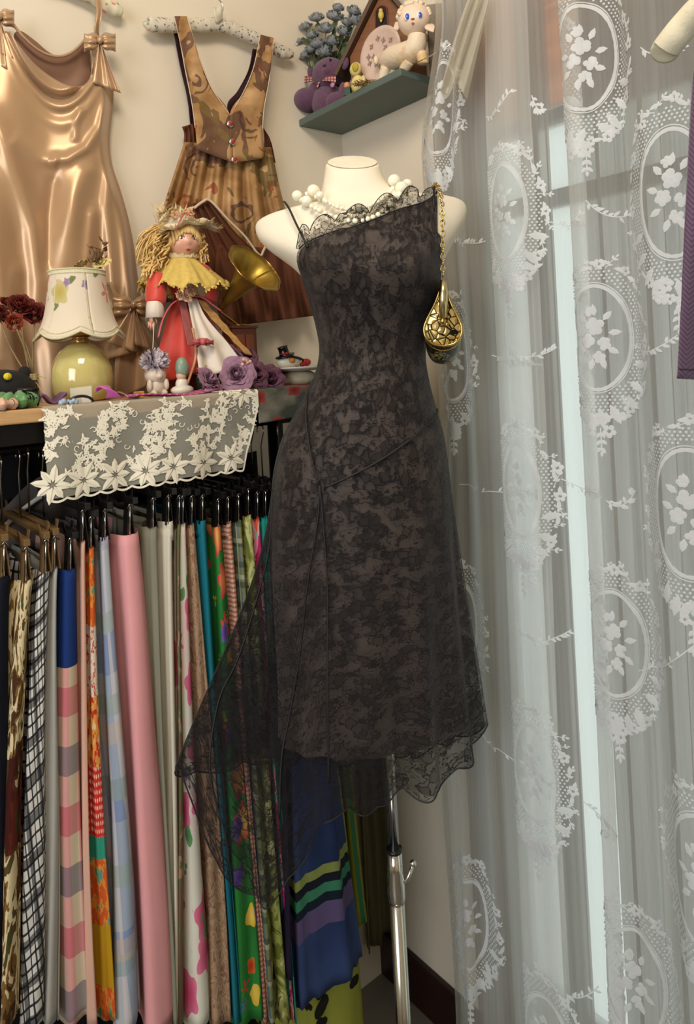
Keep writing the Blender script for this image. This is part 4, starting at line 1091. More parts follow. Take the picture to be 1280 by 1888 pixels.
apr_h = padded('padded_hanger', 'padded hanger in small grey floral cotton carrying the floral pinafore dress', [(272, 44), (278, 45), (320, 47), (370, 47), (405, 46), (440, 58), (480, 76), (520, 96), (540, 100)], .0145, M_DITSY, [(404, 46), (406, 30), (411, 18), (409, 6), (400, -4)], .028)
obj('ribbon', MB().grid(lambda u, v: VL(394+14*u+3*v, 12+28*v+3*sin(u*5), .046+.004*sin(v*4)), 6, 8), pmat('cream_ribbon', (206, 200, 180), .5), apr_h, solid=.0008)
padded('padded_hanger', 'cream rose print padded hanger carrying the satin dress', [(60, -40), (110, -34), (165, -10), (200, 12), (226, 24)], .0145, M_ROSEP, None, .022)
M_CREAMH = pmat('cream_padded_cotton', (208, 200, 176), .85, bump=.6, nscale=40)
# ================================================================ floral pinafore dress
n = NT('tapestry_floral'); v = n.warp(n.uv(), 10, .03)
col = n.ramp(n.noise(v, 9, 4), [(.35, lin((190, 150, 104))), (.5, lin((158, 118, 74))), (.62, lin((206, 166, 120)))])
vo = n.vor(v, 13); rr = n.sep(vo['Color'])
ringf = n.ma('LESS_THAN', n.ma('ABSOLUTE', n.ma('SUBTRACT', n.ma('FRACT', n.ma('ADD', n.ma('MULTIPLY', vo['Distance'], 7.0), n.ma('MULTIPLY', n.noise(n.uv(), 30, 2), 2.5))), .5)), .17)
big = n.ma('LESS_THAN', vo['Distance'], .42)
fl1 = n.mix(n.ma('GREATER_THAN', rr[0], .55), lin((150, 58, 36)), lin((74, 52, 56)))
col = n.mix(n.ma('MULTIPLY', n.ma('MULTIPLY', n.ma('MULTIPLY', big, ringf), n.ma('GREATER_THAN', n.noise(v, 22, 2), .47)), .75), col, fl1)
lf = n.ma('GREATER_THAN', n.noise(n.vm('MULTIPLY', v, (1, .6, 1)), 17, 2, dist=1.5), .58)
col = n.mix(n.ma('MULTIPLY', lf, .75), col, n.mix(n.ma('GREATER_THAN', rr[1], .5), lin((98, 84, 48)), lin((84, 56, 52))))
red = n.ma('GREATER_THAN', n.noise(v, 7, 1), .63); col = n.mix(n.ma('MULTIPLY', red, .7), col, lin((164, 66, 40)))
two_side(n, col, .08); weave(n, 500, .4); M_TAP = n.m
M_BRN = fsolid('russet_brown_cloth', (98, 58, 40), .2, .06); M_PLUM = fsolid('plum_lining', (52, 30, 36), .2, .04)
M_PIPE = pmat('cream_piping', (206, 184, 158), .7, bump=0)
pd = thing('pinafore_dress', 'brown tapestry floral pinafore dress with buttoned bib on the padded hanger', 'dress', R(.35, .04, 1.5))
def polygrid(name, left, right, b, m, parent, nu=10, nv=24, wob=.002, solid=.0012, fold=None, uvs=1.0):
    """cloth between two pixel polylines"""
    la = [(i/(len(left)-1), *p) for i, p in enumerate(left)]; ra = [(i/(len(right)-1), *p) for i, p in enumerate(right)]
    def f(u, v):
        l = interp(la, v); r = interp(ra, v); bb = b(u, v) if callable(b) else b
        if fold: bb += fold(u, v)
        return VL(lerp(l[0], r[0], u), lerp(l[1], r[1], u), bb+wob*sin(u*6+v*9))
    W_ = (Vector(left[0])-Vector(right[0])).length/1000; H_ = sum((Vector(left[i+1])-Vector(left[i])).length for i in range(len(left)-1))/1000
    ob = obj(name, MB().grid(f, nu, nv, lambda u, v: ((lerp(interp(la, v)[0], interp(ra, v)[0], u))/1000*uvs, lerp(interp(la, v)[1], interp(ra, v)[1], u)/1000*uvs)), m, parent, solid=solid); return ob, f
for side_, (l, r, bk) in (('l', ([(321, 30), (332, 76), (342, 130), (354, 190), (360, 236), (364, 276)], [(345, 30), (358, 76), (372, 118), (392, 165), (424, 212), (430, 300)], ((319, 60), (356, 228)))),
                         ('r', ([(480, 64), (475, 92), (466, 130), (448, 172), (424, 212), (430, 300)], [(505, 70), (501, 110), (496, 150), (487, 200), (484, 240), (487, 292)], ((470, 90), (424, 200))))):
    polygrid('bib_strap', l, r, .052, M_TAP, pd, nu=10, nv=30)
    edge = l if side_ == 'l' else r
    obj('piping', MB().tube(smooth_path([VL(x, y, .053) for x, y in (r if side_ == 'l' else l)[:5]], 6), .0011, 5), M_PIPE, pd)
    obj('piping', MB().tube(smooth_path([VL(x, y, .053) for x, y in edge[:5]], 6), .0011, 5), M_PIPE, pd)
polygrid('back_strap', [(320, 60), (332, 120), (345, 180), (352, 236)], [(334, 60), (350, 120), (362, 190), (362, 240)], .016, M_PLUM, pd)
polygrid('back_strap', [(466, 90), (458, 130), (438, 168), (420, 190), (422, 216)], [(476, 92), (470, 130), (456, 172), (440, 200), (424, 218)], .016, M_PLUM, pd)
# side smocking and gathered skirt
def gath(u, v): return 1.4*(.010*sin(u*PI*11+.8*sin(v*3))+.005*sin(u*PI*23+1))*(.35+.9*v)*(1 if v > .02 else .3)
polygrid('side_panel', [(336, 234), (340, 248), (338, 280)], [(362, 226), (364, 250), (368, 285)], .030, M_BRN, pd, nu=16, fold=lambda u, v: .004*sin(u*20))
polygrid('side_panel', [(486, 236), (488, 262), (486, 292)], [(496, 252), (502, 270), (508, 300)], .030, M_BRN, pd, nu=16, fold=lambda u, v: .004*sin(u*20))
_, fsk = polygrid('skirt', [(340, 262), (322, 318), (305, 370), (286, 430), (272, 500), (262, 560)], [(500, 272), (512, 330), (524, 380), (540, 430), (556, 490), (566, 540)], .036, M_TAP, pd, nu=150, nv=50, fold=gath)
polygrid('apron_layer', [(352, 376), (372, 440), (390, 520), (398, 560)], [(386, 366), (430, 424), (478, 470), (500, 492)], .066, M_BRN, pd, nu=60, nv=24, fold=lambda u, v: .004*sin(u*24))
polygrid('hem_flounce', [(400, 450), (396, 520), (404, 575), (404, 604)], [(560, 462), (566, 510), (574, 550), (580, 582)], .062, M_BRN, pd, nu=120, nv=30, fold=lambda u, v: (.011*sin(u*21+sin(v*4))+.006*sin(u*47+1))*(.4+v))
obj('lace_trim', MB().tube(smooth_path([VL(x, y, .076) for x, y in ((358, 384), (374, 372), (388, 370), (420, 404), (452, 436), (478, 470), (486, 462), (492, 448))], 8), .0028, 6, flat=.4), M_PIPE, pd)
M_BTN = pmat('red_enamel', (168, 40, 44), .25, bump=0)
for x, y in ((424, 229), (428, 262), (432, 295)):
    c = VL(x, y, .056); M3 = Matrix.Rotation(PI/2, 3, 'Y')
    bt = obj('button', MB().lathe([(0, .0035), (.0055, .003), (.0075, .0015), (.0075, 0), (0, 0)], 20, c, M3), M_CHROME, pd)
    obj('button_inlay', MB().ell(c+W*.0035, .0015, .0048, .0048), M_BTN, bt)
# ================================================================ purple garment and padded hanger end at the right edge
ph_ = thing('padded_hanger', 'cream padded hanger end at the upper right corner, over the purple garment', 'hanger', V(1300, 60, .80), 'padded hangers on the wall')
sp = smooth_path([V(1226, 96, .82), V(1229, 90, .82), V(1244, 70, .81), (V(1266, 44, .80)), V(1300, 10, .78), V(1370, -40, .74), V(1440, -80, .7), V(1500, -60, .66)], 8); nn = len(sp)
obj('padded_arm', MB().tube(sp, [(.0165 if i > 3 else .006+.0035*i) for i in range(nn)], 16), M_CREAMH, ph_)
obj('hook', MB().tube(smooth_path([V(1440, -80, .7), V(1442, -170, .7), V(1455, -190, .71), V(1462, -175, .72)], 6), .0018, 6), M_CHROME, ph_)
hk = V(1448, -186, .705)
gr_ = thing('overhead_rail', 'thin metal rail overhead from which the cream padded hanger hangs', 'clothes rail', hk)
obj('rail', MB().tube([Vector((hk.x-.12, hk.y, hk.z+.0)), Vector((hk.x+.25, hk.y, hk.z+.0))], .006, 10), M_CHROME, gr_)
for dx in (-.1, .23): obj('drop_rod', MB().tube([Vector((hk.x+dx, hk.y, hk.z)), Vector((hk.x+dx, hk.y, 2.75))], .004, 8), M_CHROME, gr_)
n = NT('purple_herringbone'); s = n.sep(n.uv())
zz = n.ma('ABSOLUTE', n.ma('SUBTRACT', n.ma('FRACT', n.ma('MULTIPLY', s[0], 55.0)), .5))
hb_ = n.ma('FRACT', n.ma('ADD', n.ma('MULTIPLY', s[1], 160.0), n.ma('MULTIPLY', zz, 3.0)))
n.set(color=n.mix(n.ma('LESS_THAN', hb_, .4), lin((92, 66, 94)), lin((62, 44, 64))), rough=.75, sheen=.3); M_PUR = n.m
def pur(u, v):
    l = interp([(0, 1288, 110), (.12, 1278, 150), (.4, 1268, 330), (.7, 1258, 520), (1, 1249, 698)], v)
    x = l[0]+u*230; y = l[1]+u*14; e = .02*(1-math.cos(u*PI))
    return V(x, y, .83-.012*sin(u*11+v*2)-.02*sin(u*PI))
pg = thing('purple_garment', 'purple herringbone garment hanging at the right edge under the cream padded hanger', 'garment', V(1300, 690, .83))
obj('front_panel', MB().grid(pur, 50, 50, lambda u, v: (u*.16, v*.4)), M_PUR, pg, solid=.003)
obj('hem_stitching', MB().tube([pur(u/30, .97)-DEP*.002 for u in range(31)], .0007, 4), pmat('dark_purple_thread', (50, 34, 54), .8, bump=0), pg)
# ================================================================ things on the display shelf top
TT = TZ
def tp(px, py): return VZ(px, py, TT)        # the point of the shelf top seen at a pixel
def tb_(px, b):                               # shelf-top point at that pixel column, b off the wall
    P = VL(px, 720, b); return Vector((P.x, P.y, TT))
def sc(P): return F/((YAW.to_3x3().transposed() @ (P-CAMP)).y)     # pixels per metre there
def front(mb, c, fn): pass
# ---- lamp
n = NT('printed_shade'); v = n.vm('MULTIPLY', n.uv(), (.36, 1, 1))
col = lin((238, 226, 206))
col = blooms(n, col, v, 15, .36, (228, 150, 142), (200, 70, 72), .62, 5, 2.9, .012)
col = blooms(n, col, v, 17, .32, (216, 206, 150), (202, 180, 96), .55, 5, 3.3, .008)
col = blooms(n, col, v, 24, .2, (176, 150, 178), (150, 120, 160), .35, 5, 6.1, .02)
col = blooms(n, col, v, 26, .15, (140, 150, 104), (120, 130, 84), .4, 3, 9.7, .03)
two_side(n, col, .3, .7)
n.set(spec=.3); M_SHADE = n.m
L0 = tb_(153, .165); k = 1/sc(L0)
lp = thing('table_lamp', 'small lamp with floral bell shade and pale yellow glass base', 'lamp', L0)
n = NT('yellow_glass'); n.set(color=lin((196, 184, 116)), rough=.12, spec=.6, coat=.5, sub=.3); M_YG = n.m
def Lz(py): return (VL(153, py, .165).z-TT)
prof = [(0, 0), (.34, 0), (.40, .03), (.47, .14), (.50, .30), (.49, .45), (.44, .58), (.34, .70), (.22, .78), (.12, .81)]
H = Lz(632); obj('glass_base', MB().lathe([(r*k*108, z*H/.81) for r, z in prof], 40, L0), M_YG, lp)
M_BRASS = pmat('antique_brass', (170, 136, 82), .22, 1.0, bump=0)
z0 = Lz(637); z1 = Lz(612); mm = [(17, 0), (17, .1), (13, .2), (16, .35), (16, .45), (13, .55), (18, .65), (24, .8), (24, .9), (14, 1.0), (11, 1.5)]
obj('brass_neck', MB().lathe([(r*k, lerp(z0, z1, z)) for r, z in mm], 32, L0), M_BRASS, lp)
obj('switch_key', MB().tube([L0+Vector((0, 0, lerp(z0, z1, 1.2)))-DEP*0, L0+IMX*.020+Vector((0, 0, lerp(z0, z1, 1.2)))], .0018, 6).ell(L0+IMX*.023+Vector((0, 0, lerp(z0, z1, 1.1))), .003, .003, .007), M_BRASS, lp)
zt, zbm = Lz(500), Lz(620)
def shade(a, t): 
    s = abs(math.cos(3*a+.35)); w = sstep(.35, 1, t)
    return (1+.05*w*(s-.5), -.006*w*(1-abs(math.cos(3*a+.35)))*-1.6 if False else .010*w*(s-.6)*-1+.0)
sp = [(48, 0), (48, .04), (50, .18), (53, .38), (57, .58), (63, .76), (71, .90), (77, 1.0)]
sp = [(interp([(q[1], q[0]) for q in sp], t/20)[0]*k, lerp(zt, zbm, t/20)) for t in range(21)]
def shf(a, t):
    w = sstep(.3, 1, t); s = abs(sin(3*a+.9)); return (1+.05*w*(s-.6), -.011*w*(s-.55))
obj('lamp_shade', MB().lathe(sp, 96, L0, fn=shf), M_SHADE, lp, solid=.0010)
M_GIMP = pmat('cream_gimp_braid', (206, 198, 164), .7, nscale=400, var=.35)
mb = MB()
for a in range(120):
    an = 2*PI*a/120; r = 49.5*k
    mb.ell(L0+Vector((cos(an)*r, sin(an)*r, lerp(zt, zbm, .015))), .0016, nu=6, nv=4).ell(L0+Vector((cos(an)*r, sin(an)*r, lerp(zt, zbm, .07))), .0010, nu=6, nv=4)
mb.lathe([(49*k, zt), (49.8*k, lerp(zt, zbm, .02)), (50*k, lerp(zt, zbm, .08))], 60, L0)
obj('braid', mb, M_GIMP, lp)
def rim(an, t, dz=0):
    f, d = shf(an, t); r = interp([(i/20, q[0], q[1]) for i, q in enumerate(sp)], t); return L0+Vector((cos(an)*r[0]*f, sin(an)*r[0]*f, r[1]+d+dz))
obj('braid', MB().tube([rim(2*PI*i/144, 1.0) for i in range(145)], .0022, 6, cap=False).tube([rim(2*PI*i/144, .93)*1.0+Vector((cos(2*PI*i/144), sin(2*PI*i/144), 0))*.001 for i in range(145)], .0010, 5, cap=False), M_GIMP, lp)
for q in range(6):
    an = -.3+PI/3*q+.0; obj('shade_seam', MB().tube([rim(an-.9/3+PI/6, t/14)+Vector((cos(an), sin(an), 0))*.0004 for t in range(15)], .0007, 4), M_GIMP, lp)
# dried flowers resting in the top of the shade
def rose(mb, c, r, up=Vector((0, 0, 1)), layers=4, seed=0, open_=1.0):
    """a rose of overlapping cupped petals opening along up"""
    rs = random.Random(seed); up = Vector(up).normalized(); x = up.orthogonal().normalized(); y = up.cross(x)
    mb.ell(c+up*r*.25, r*.22, r*.22, r*.32, M=up.to_track_quat('Z', 'Y').to_matrix(), nu=8, nv=6)
    for L in range(layers):
        f = (L+1)/layers; n_ = 4+L
        for q in range(n_):
            a = 2*PI*q/n_+L*1.3+rs.uniform(-.2, .2); tilt = lerp(.25, 1.15*open_, f); hw = lerp(.85, .52, f); rk = 1.0
            rr0 = r*(.22+.68*f); hh = r*lerp(.80, .55, f)
            rr = rr0*rs.uniform(.86, 1.10); wv = rs.uniform(0, 6)
            def pf(u, v):
                w_ = hw*(.45+.75*sin(min(1, v*1.15)*PI*.62)); th = a+(u-.5)*2*w_+L*.1
                cur_ = f*open_
                rad_ = rr*(.12+.88*sin(v*PI*.5)**.8)*(1-.28*(1-cur_)*v)+rr*.42*cur_*v**3+r*.05*sin(u*9+wv)*v*v
                z_ = hh*(1.25*v-.75*cur_*v**3*1.0)-r*.10*f*(2*u-1)**2*v*v
                z_ += r*.05*sin(u*11+wv*2)*v*v; e_ = abs(2*u-1); z_ -= hh*.35*e_**3*v; rad_ -= rr*.10*e_**2*v*(1-f)
                return c+x*(cos(th)*rad_)+y*(sin(th)*rad_)+up*z_
            mb.grid(pf, 8, 6)
    return mb
M_DRYC = pmat('dried_cream_petal', (204, 184, 120), .8, var=.3, nscale=90); M_DRYB = pmat('dried_brown_leaf', (92, 66, 36), .8, var=.3)
M_DRYR = pmat('dried_red_petal', (112, 38, 30), .75, var=.45, nscale=120); M_STEM = pmat('dried_stem', (134, 112, 76), .8)
M_DRYO = pmat('dried_coral_petal', (176, 84, 60), .7, var=.3, nscale=90)
for i, (px, py, r, u_) in enumerate(((152, 482, 11, (-.4, -.3, 1)), (187, 480, 14, (.5, -.5, .8)))):
    c = VL(px, py, .165); o = thing('dried_rose', ['flat dried cream rose lying in the top of the lampshade', 'round cream dried rose at the right of the lampshade top'][i], 'flower', c, 'dried flowers in the lampshade')
    obj('bloom', rose(MB(), c-IMY*.006, r*k, u_, 3, i), M_DRYC, o); obj('stem', MB().tube([c-IMY*.004, c-IMY*.03+IMX*(.004-.01*i)], .0013, 6), M_STEM, o)
mb = MB(); rs = random.Random(5); c0 = VL(181, 486, .165)
for i in range(26):
    p = VL(rs.uniform(166, 194), rs.uniform(446, 486), .165+rs.uniform(-.01, .01)); mb.leaf(p, Vector((rs.uniform(-1, 1), rs.uniform(-1, 1), rs.uniform(-.3, 1))), Vector((rs.random(), rs.random(), 1)), rs.uniform(.008, .014), .006, .5)
for i in range(4): mb.tube([c0-IMY*.02, VL(172+6*i, 460, .165)], .0009, 5)
obj('dried_sprig', mb, M_DRYB, label='brown dried leafy sprig standing up from the lampshade top', cat='dried plant', group='dried flowers in the lampshade')
# ---- dried red roses tied with raffia
ROS = [(-2, 578, 20, .11, (.8, .3, .4)), (38, 562, 25, .12, (.8, 0, .6)), (64, 577, 22, .13, (.9, -.4, .3)), (27, 594, 16, .155, (1, .1, -.4)), (14, 558, 15, .10, (.6, .3, .7))]
labs = ['dark red dried rose cut off by the left edge', 'largest dark red dried rose, at the top of the tied bunch', 'frilly dark red dried rose at the right of the tied bunch', 'coral dried rosebud facing out below the dark ones', 'small dried red rose behind the large one']
knot = VL(58, 700, .15)
for i, (px, py, r, b, u_) in enumerate(ROS):
    c = VL(px, py, b); kk = 1/sc(c)
    o = thing('dried_rose', labs[i], 'flower', Vector((knot.x, knot.y, TT)), 'dried red roses tied with raffia')
    obj('bloom', rose(MB(), c-Vector(u_).normalized()*r*kk*.4, r*kk*1.1, u_, 5, i+20, .45), M_DRYO if i == 3 else M_DRYR, o)
    foot = VL(60+3*i, 730, .14+.004*i); foot.z = max(foot.z, TT+.003)
    obj('stem', MB().tube(smooth_path([c-Vector((0, 0, r*kk*.3)), lerp(c, knot, .5)+IMX*.004*(i-2), knot+IMX*.002*(i-2)+DEP*.002*i, foot], 6), .0014, 6), M_STEM, o)
    obj('calyx', MB().ell(c-Vector((0, 0, r*kk*.45)), .004, .004, .006, nu=8, nv=6), M_STEM, o)
mb = MB(); M_RAF = pmat('raffia', (176, 158, 114), .7)
for q in range(5): mb.tube([knot+Vector((.010*cos(a), .010*sin(a), .002*q)) for a in [2*PI*i/12 for i in range(13)]], .0011, 5)
for dx, dy, s_ in ((-34, -8, 1), (-30, 14, 1), (26, -3, .5), (-20, 26, 1), (20, 24, 1)):
    e = VL(58+dx, 700+dy, .165); e.z = max(e.z, TT+.002); mb.tube(smooth_path([knot, lerp(knot, e, .5)+IMY*.006, e, lerp(knot, e, .6)-IMY*.004, knot] if s_ == 1 and dy < 20 else [knot, lerp(knot, e, .5)+IMY*.004, e], 6), .0009, 5)
obj('raffia_tie', mb, M_RAF, label='pale raffia string tied in loops round the dried rose stems', cat='string')
# ---- black cat pouch, scrunchies, hair things
M_BLKP = pmat('black_plush', (14, 13, 15), .85, sheen=.05)
c = VL(10, 706, .20); c.z = 0
cb = thing('cat_pouch', 'black plush cat pouch with yellow eyes at the left end of the shelf top', 'pouch', tb_(4, .15))
ce = tb_(2, .15)+Vector((0, 0, .028))
def catf(d): return 1+.05*d.z
obj('body', MB().ell(ce, .032, .050, .029, nu=28, nv=16, fn=catf).ell(ce+Vector((.004, -.03, .022)), .008, .010, .012).ell(ce+Vector((.004, .034, .022)), .008, .010, .012), M_BLKP, cb)
M_YEL = pmat('yellow_felt', (206, 190, 40), .6)
for dx in (-18, 6):
    p = VL(8+dx, 694, .184); obj('eye', MB().ell(p, .003, .006, .0055, nu=12, nv=8).ell(p+W*.002, .003, .0015, .004, nu=8, nv=6), M_YEL, cb)
def ruffle(name, label, cat, c, R0, r0, m, n_=16, ax=Vector((0, 0, 1)), group=None, sq=.6):
    x = ax.orthogonal().normalized(); y = ax.cross(x)
    def f(u, v):
        a = 2*PI*u; b = 2*PI*v; rr = r0*(1+.28*sin(a*n_)+.1*sin(a*n_*2.3+b))
        d = x*cos(a)+y*sin(a); return c+d*(R0+rr*cos(b)*(1+.15*sin(n_*a+1)))+ax*(rr*sin(b)*sq)
    return obj(name, MB().grid(f, n_*8, 14, lambda u, v: (u*.3, v*.05)), m, label=label, cat=cat, group=group)
n = NT('green_polka_satin'); vo = n.vor(n.ob(), 110, rnd=.2); n.set(color=n.mix(n.ma('LESS_THAN', vo['Distance'], .13), n.mix(n.noise(n.ob(), 20, 2), lin((60, 112, 60)), lin((104, 160, 92))), lin((226, 230, 214))), rough=.4, sheen=.3); M_GPOL = n.m
ruffle('hair_scrunchie', 'green scrunchie with white dots at the left end, under the black cat pouch', 'scrunchie', tb_(22, .242)+Vector((0, 0, .0125)), .020, .0125, M_GPOL, 9, sq=.8)
M_PSAT = pmat('blush_satin_ribbon', (212, 166, 142), .35, sheen=.3)
ruffle('hair_scrunchie', 'blush pink satin scrunchie at the very left edge of the shelf top', 'scrunchie', tb_(-2, .262)+Vector((0, 0, .009)), .013, .009, M_PSAT, 6, sq=.8)
hc = thing('claw_clip', 'black and clear plastic hair claw beside the green scrunchie', 'hair clip', tb_(50, .25))
c = tb_(50, .25); mb = MB()
for q in range(7):
    a = -.7+q*.23; mb.tube([c+Vector((.006*sin(a*2), -.012+.004*q, 0))+Vector((0, 0, .003)), c+Vector((.016, -.012+.004*q, .014)), c+Vector((.004, -.012+.004*q, .026))], .0016, 6)
mb.tube([c+Vector((.004, -.014, .026)), c+Vector((.004, .014, .026))], .003, 8); obj('claw_jaw', mb, M_CLIPBLK, hc)
obj('claw_jaw', MB().tube([c+Vector((-.012, -.012, .003)), c+Vector((-.012, 0, .022)), c+Vector((0, .010, .026))], .0035, 8), pmat('dark_green_plastic', (20, 46, 40), .25, bump=0), hc)
def band(name, label, cat, pts, w, m, lift=.0016, amp=.003, frq=9, group=None, thick=.0008, b_uv=20):
    """flat ribbon lying in soft waves along shelf-top points"""
    sp = smooth_path(pts, 10); nn = len(sp)-1
    def f(u, v):
        i = min(nn-1, int(u*nn)); t = u*nn-i; p = sp[i].lerp(sp[i+1], t); d = (sp[i+1]-sp[i]); d.z = 0; d.normalize(); s_ = Vector((-d.y, d.x, 0))
        return p+s_*(w*(v-.5))+Vector((0, 0, lift+amp*(1+sin(u*frq+v*1.2))))
    return obj(name, MB().grid(f, nn*2, 5, lambda u, v: (u*nn*.008, v*w)), m, solid=thick, label=label, cat=cat, group=group)
M_LIL = pmat('dusty_purple_cloth', (118, 80, 116), .7, var=.25); M_MAG = fplaid('pink_tartan_ribbon', (204, 92, 142), [(0, .02, 0, .003, (230, 190, 210), .8), (1, .012, .0, .002, (120, 60, 110), .7), (0, .02, .01, .004, (150, 60, 120), .5)])
band('folded_scarf', 'dusty purple folded cloth left of the lamp base', 'scarf', [tb_(72, .21), tb_(95, .215), tb_(122, .22)], .030, M_LIL, .003, .007, 8, thick=.004)
band('plaid_ribbon', 'pink tartan ribbon lying along the front edge under the doll', 'ribbon', [tb_(232, .262), tb_(270, .266), tb_(320, .268), tb_(365, .262), tb_(398, .245)], .020, M_MAG, .002, .003, 7, thick=.002)
band('satin_ribbon', 'bright magenta pink ribbon fold standing right of the lamp base', 'ribbon', [tb_(186, .24), tb_(199, .255), tb_(214, .25)], .022, pmat('magenta_satin', (204, 84, 178), .4, sheen=.3), .006, .009, 5, thick=.002)
band('grey_ribbon', 'grey and dusty pink ribbon between the magenta one and the tartan one', 'ribbon', [tb_(212, .23), tb_(234, .245), tb_(256, .25)], .020, pmat('grey_pink_cloth', (150, 116, 112), .7, var=.3, nscale=60), .003, .005, 6, thick=.002)
hb2 = [tb_(148, .262)+Vector((0, .018*cos(a), .002+.010*sin(a))) for a in [PI*i/16 for i in range(17)]]
obj('hair_band', MB().tube(hb2, .0022, 7), M_CLIPBLK, label='black hair band arched on the runner in front of the yellow glass base', cat='hair band')
cl = thing('clear_packet', 'clear plastic packet with a small card in front of the yellow glass base', 'packet', tb_(150, .245))
n = NT('clear_film'); n.set(color=(.9, .9, .88, 1), rough=.08, alpha=.28); M_FILM = n.m
c = tb_(150, .245); obj('film', MB().slab([c+Vector((0, -.017, .001)), c+Vector((0, .015, .001)), c+Vector((-.006, .017, .026)), c+Vector((-.006, -.015, .024))], Vector((.002, 0, 0))), M_FILM, cl, smooth=False)
obj('card', MB().slab([c+Vector((.0006, .0, .001)), c+Vector((.0006, .014, .001)), c+Vector((-.0024, .014, .012)), c+Vector((-.0024, .0, .012))], Vector((.0008, 0, 0))), pmat('white_card', (214, 214, 206), .5), cl, smooth=False)
mb = MB(); rs = random.Random(2)
for i in range(7): mb.ell(tb_(112+i*4.5, .262)+Vector((0, 0, .004+.002*(i % 2))), .004*rs.uniform(.7, 1.2), nu=8, nv=6)
obj('bead_bracelet', mb, pmat('blue_white_beads', (150, 170, 186), .3, var=.4, nscale=200), label='small blue and white bead bracelet left of the black hair band', cat='bracelet')
# ---- white lace runner over the front edge
M_NET = sheer('runner_net', (204, 200, 184), .58, .3)
M_EMB2 = pmat('cream_embroidery', (236, 228, 208), .8, bump=.2)
RU = [(79, 0), (475, 1)]
XB = lambda px: -VL(px, 740, TB1+.004).y          # 'a' of a pixel column on the front plane
aL, aR = XB(78), XB(474); RW = aL-aR; RH = .136
def RS(u, z):      # u metres from the left edge, z metres below the top edge (negative lies on the shelf top)
    a = aL-u
    b = TB1+.004+.004*sin(u*34+z*9)*min(1, max(0, z)*12)+.002*sin(u*90)*max(0, z)*8
    if z < 0: return R(a, TB1+.004+z, TT+.0012)
    return R(a+ .010*z*sin(u*11), b+.0015, TT+.0012-z)
def rlim(u):       # hanging length: the right corner is cut away on a slant
    d = RW-u; return min(RH, .030+d*3.1) if d < .05 else RH
rn = thing('lace_runner', 'cream floral lace runner hanging over the front edge of the shelf top', 'table runner', R((aL+aR)/2, TB1, TT-RH))
obj('net', MB().grid(lambda u, v: RS(u*RW, lerp(-.05, rlim(u*RW)-.006, v)), 140, 40, lambda u, v: (u*RW, v*.15)), M_NET, rn)
e = Emb(RS, .0010); e.cam = True; rs = random.Random(11)
def lily(e, u, z, r, rot):
    for q in range(8):
        a = rot+2*PI*q/8; L = r*(1 if q % 2 == 0 else .86); w = r*.20
        d = (cos(a), sin(a)); m = (-d[1], d[0])
        e.poly([(u+d[0]*r*.12, z+d[1]*r*.12), (u+d[0]*L*.4+m[0]*w, z+d[1]*L*.4+m[1]*w), (u+d[0]*L*.75+m[0]*w*.7, z+d[1]*L*.75+m[1]*w*.7), (u+d[0]*L, z+d[1]*L), (u+d[0]*L*.75-m[0]*w*.7, z+d[1]*L*.75-m[1]*w*.7), (u+d[0]*L*.4-m[0]*w, z+d[1]*L*.4-m[1]*w)], 1.4)
        e.line([(u+d[0]*L*.15, z+d[1]*L*.15), (u+d[0]*L*.9, z+d[1]*L*.9)], .0007, 3)
for i, px in enumerate((86, 146, 206, 262, 312, 368, 420)):
    u = aL-XB(px); lily(e, u, rlim(u)-.026, .029, .2+i*.3)
for i in range(40):
    u = RW*i/39; zz = rlim(u)
    pass
pts = [(RW*i/200, rlim(RW*i/200)-.005+.004*abs(sin(i*.22))) for i in range(201)]; e.line(pts, .0016, 1)
e.line([(RW-.001, z) for z in [-.04+.07*i/20 for i in range(21)]], .0025)
for i in range(820):
    u = rs.uniform(0, RW); z = rs.uniform(.004, .105)
    if z > rlim(u)-.02: continue
    if sin(u*70+z*40)+rs.uniform(-.7, .7) < -.1: continue
    r = rs.uniform(.0026, .0045); e.flower(u, z, r, 5, rs.random()*6)
    for q in range(2): e.leaf(u, z, rs.random()*6.28, r*2.4, r*.45)
for i in range(28):
    u0 = RW*(i+.5)/28; z0_ = rs.uniform(.02, .07); a0 = rs.random()*6.28
    e.line([(u0+.006*cos(a0+t*.6)*(1-t/10), z0_+.006*sin(a0+t*.6)*(1-t/10)) for t in range(9)], .0007)
uc = aL-XB(448); lily(e, uc, .002, .028, .3); lily(e, uc-.03, -.012, .022, .8)
for z in (.02, .035, .05, .062): e.flower(RW-.006, z*.6, .006, 5, z*80)
obj('lace_embroidery', e.mb, M_EMB2, rn)
# ---- dark floral cloth on the shelf top beyond the runner
n = NT('dark_painted_floral'); v = n.uv(); col = n.mix(n.ramp(n.noise(v, 18, 3), [(.4, 0.0), (.6, 1.0)]), lin((66, 70, 62)), lin((124, 118, 104)))
col = blooms(n, col, v, 30, .38, (150, 62, 54), (106, 40, 36), .5, 5, 1.2, .02); col = blooms(n, col, v, 34, .3, (44, 70, 52), (30, 50, 40), .5, 3, 4.1, .03)
two_side(n, col, .1); M_DKF = n.m
fa, fb = XB(474), .225
def fcl(u, v):
    a = lerp(fa-.002, fb, u); z = v*.075*(1-.35*u*u)
    if v < .25: return R(a, TB1+.002-(.25-v)*.5, TT+.001)
    z = (v-.25)/.75*lerp(.058, .050, u); return R(a, TB1+.003+.003*sin(u*14)*z*14, TT+.001-z)
obj('floral_cloth', MB().grid(fcl, 50, 24, lambda u, v: (u*.2, v*.09)), M_DKF, solid=.001, label='dark cloth with red flowers between the lace runner and the black dress', cat='cloth')
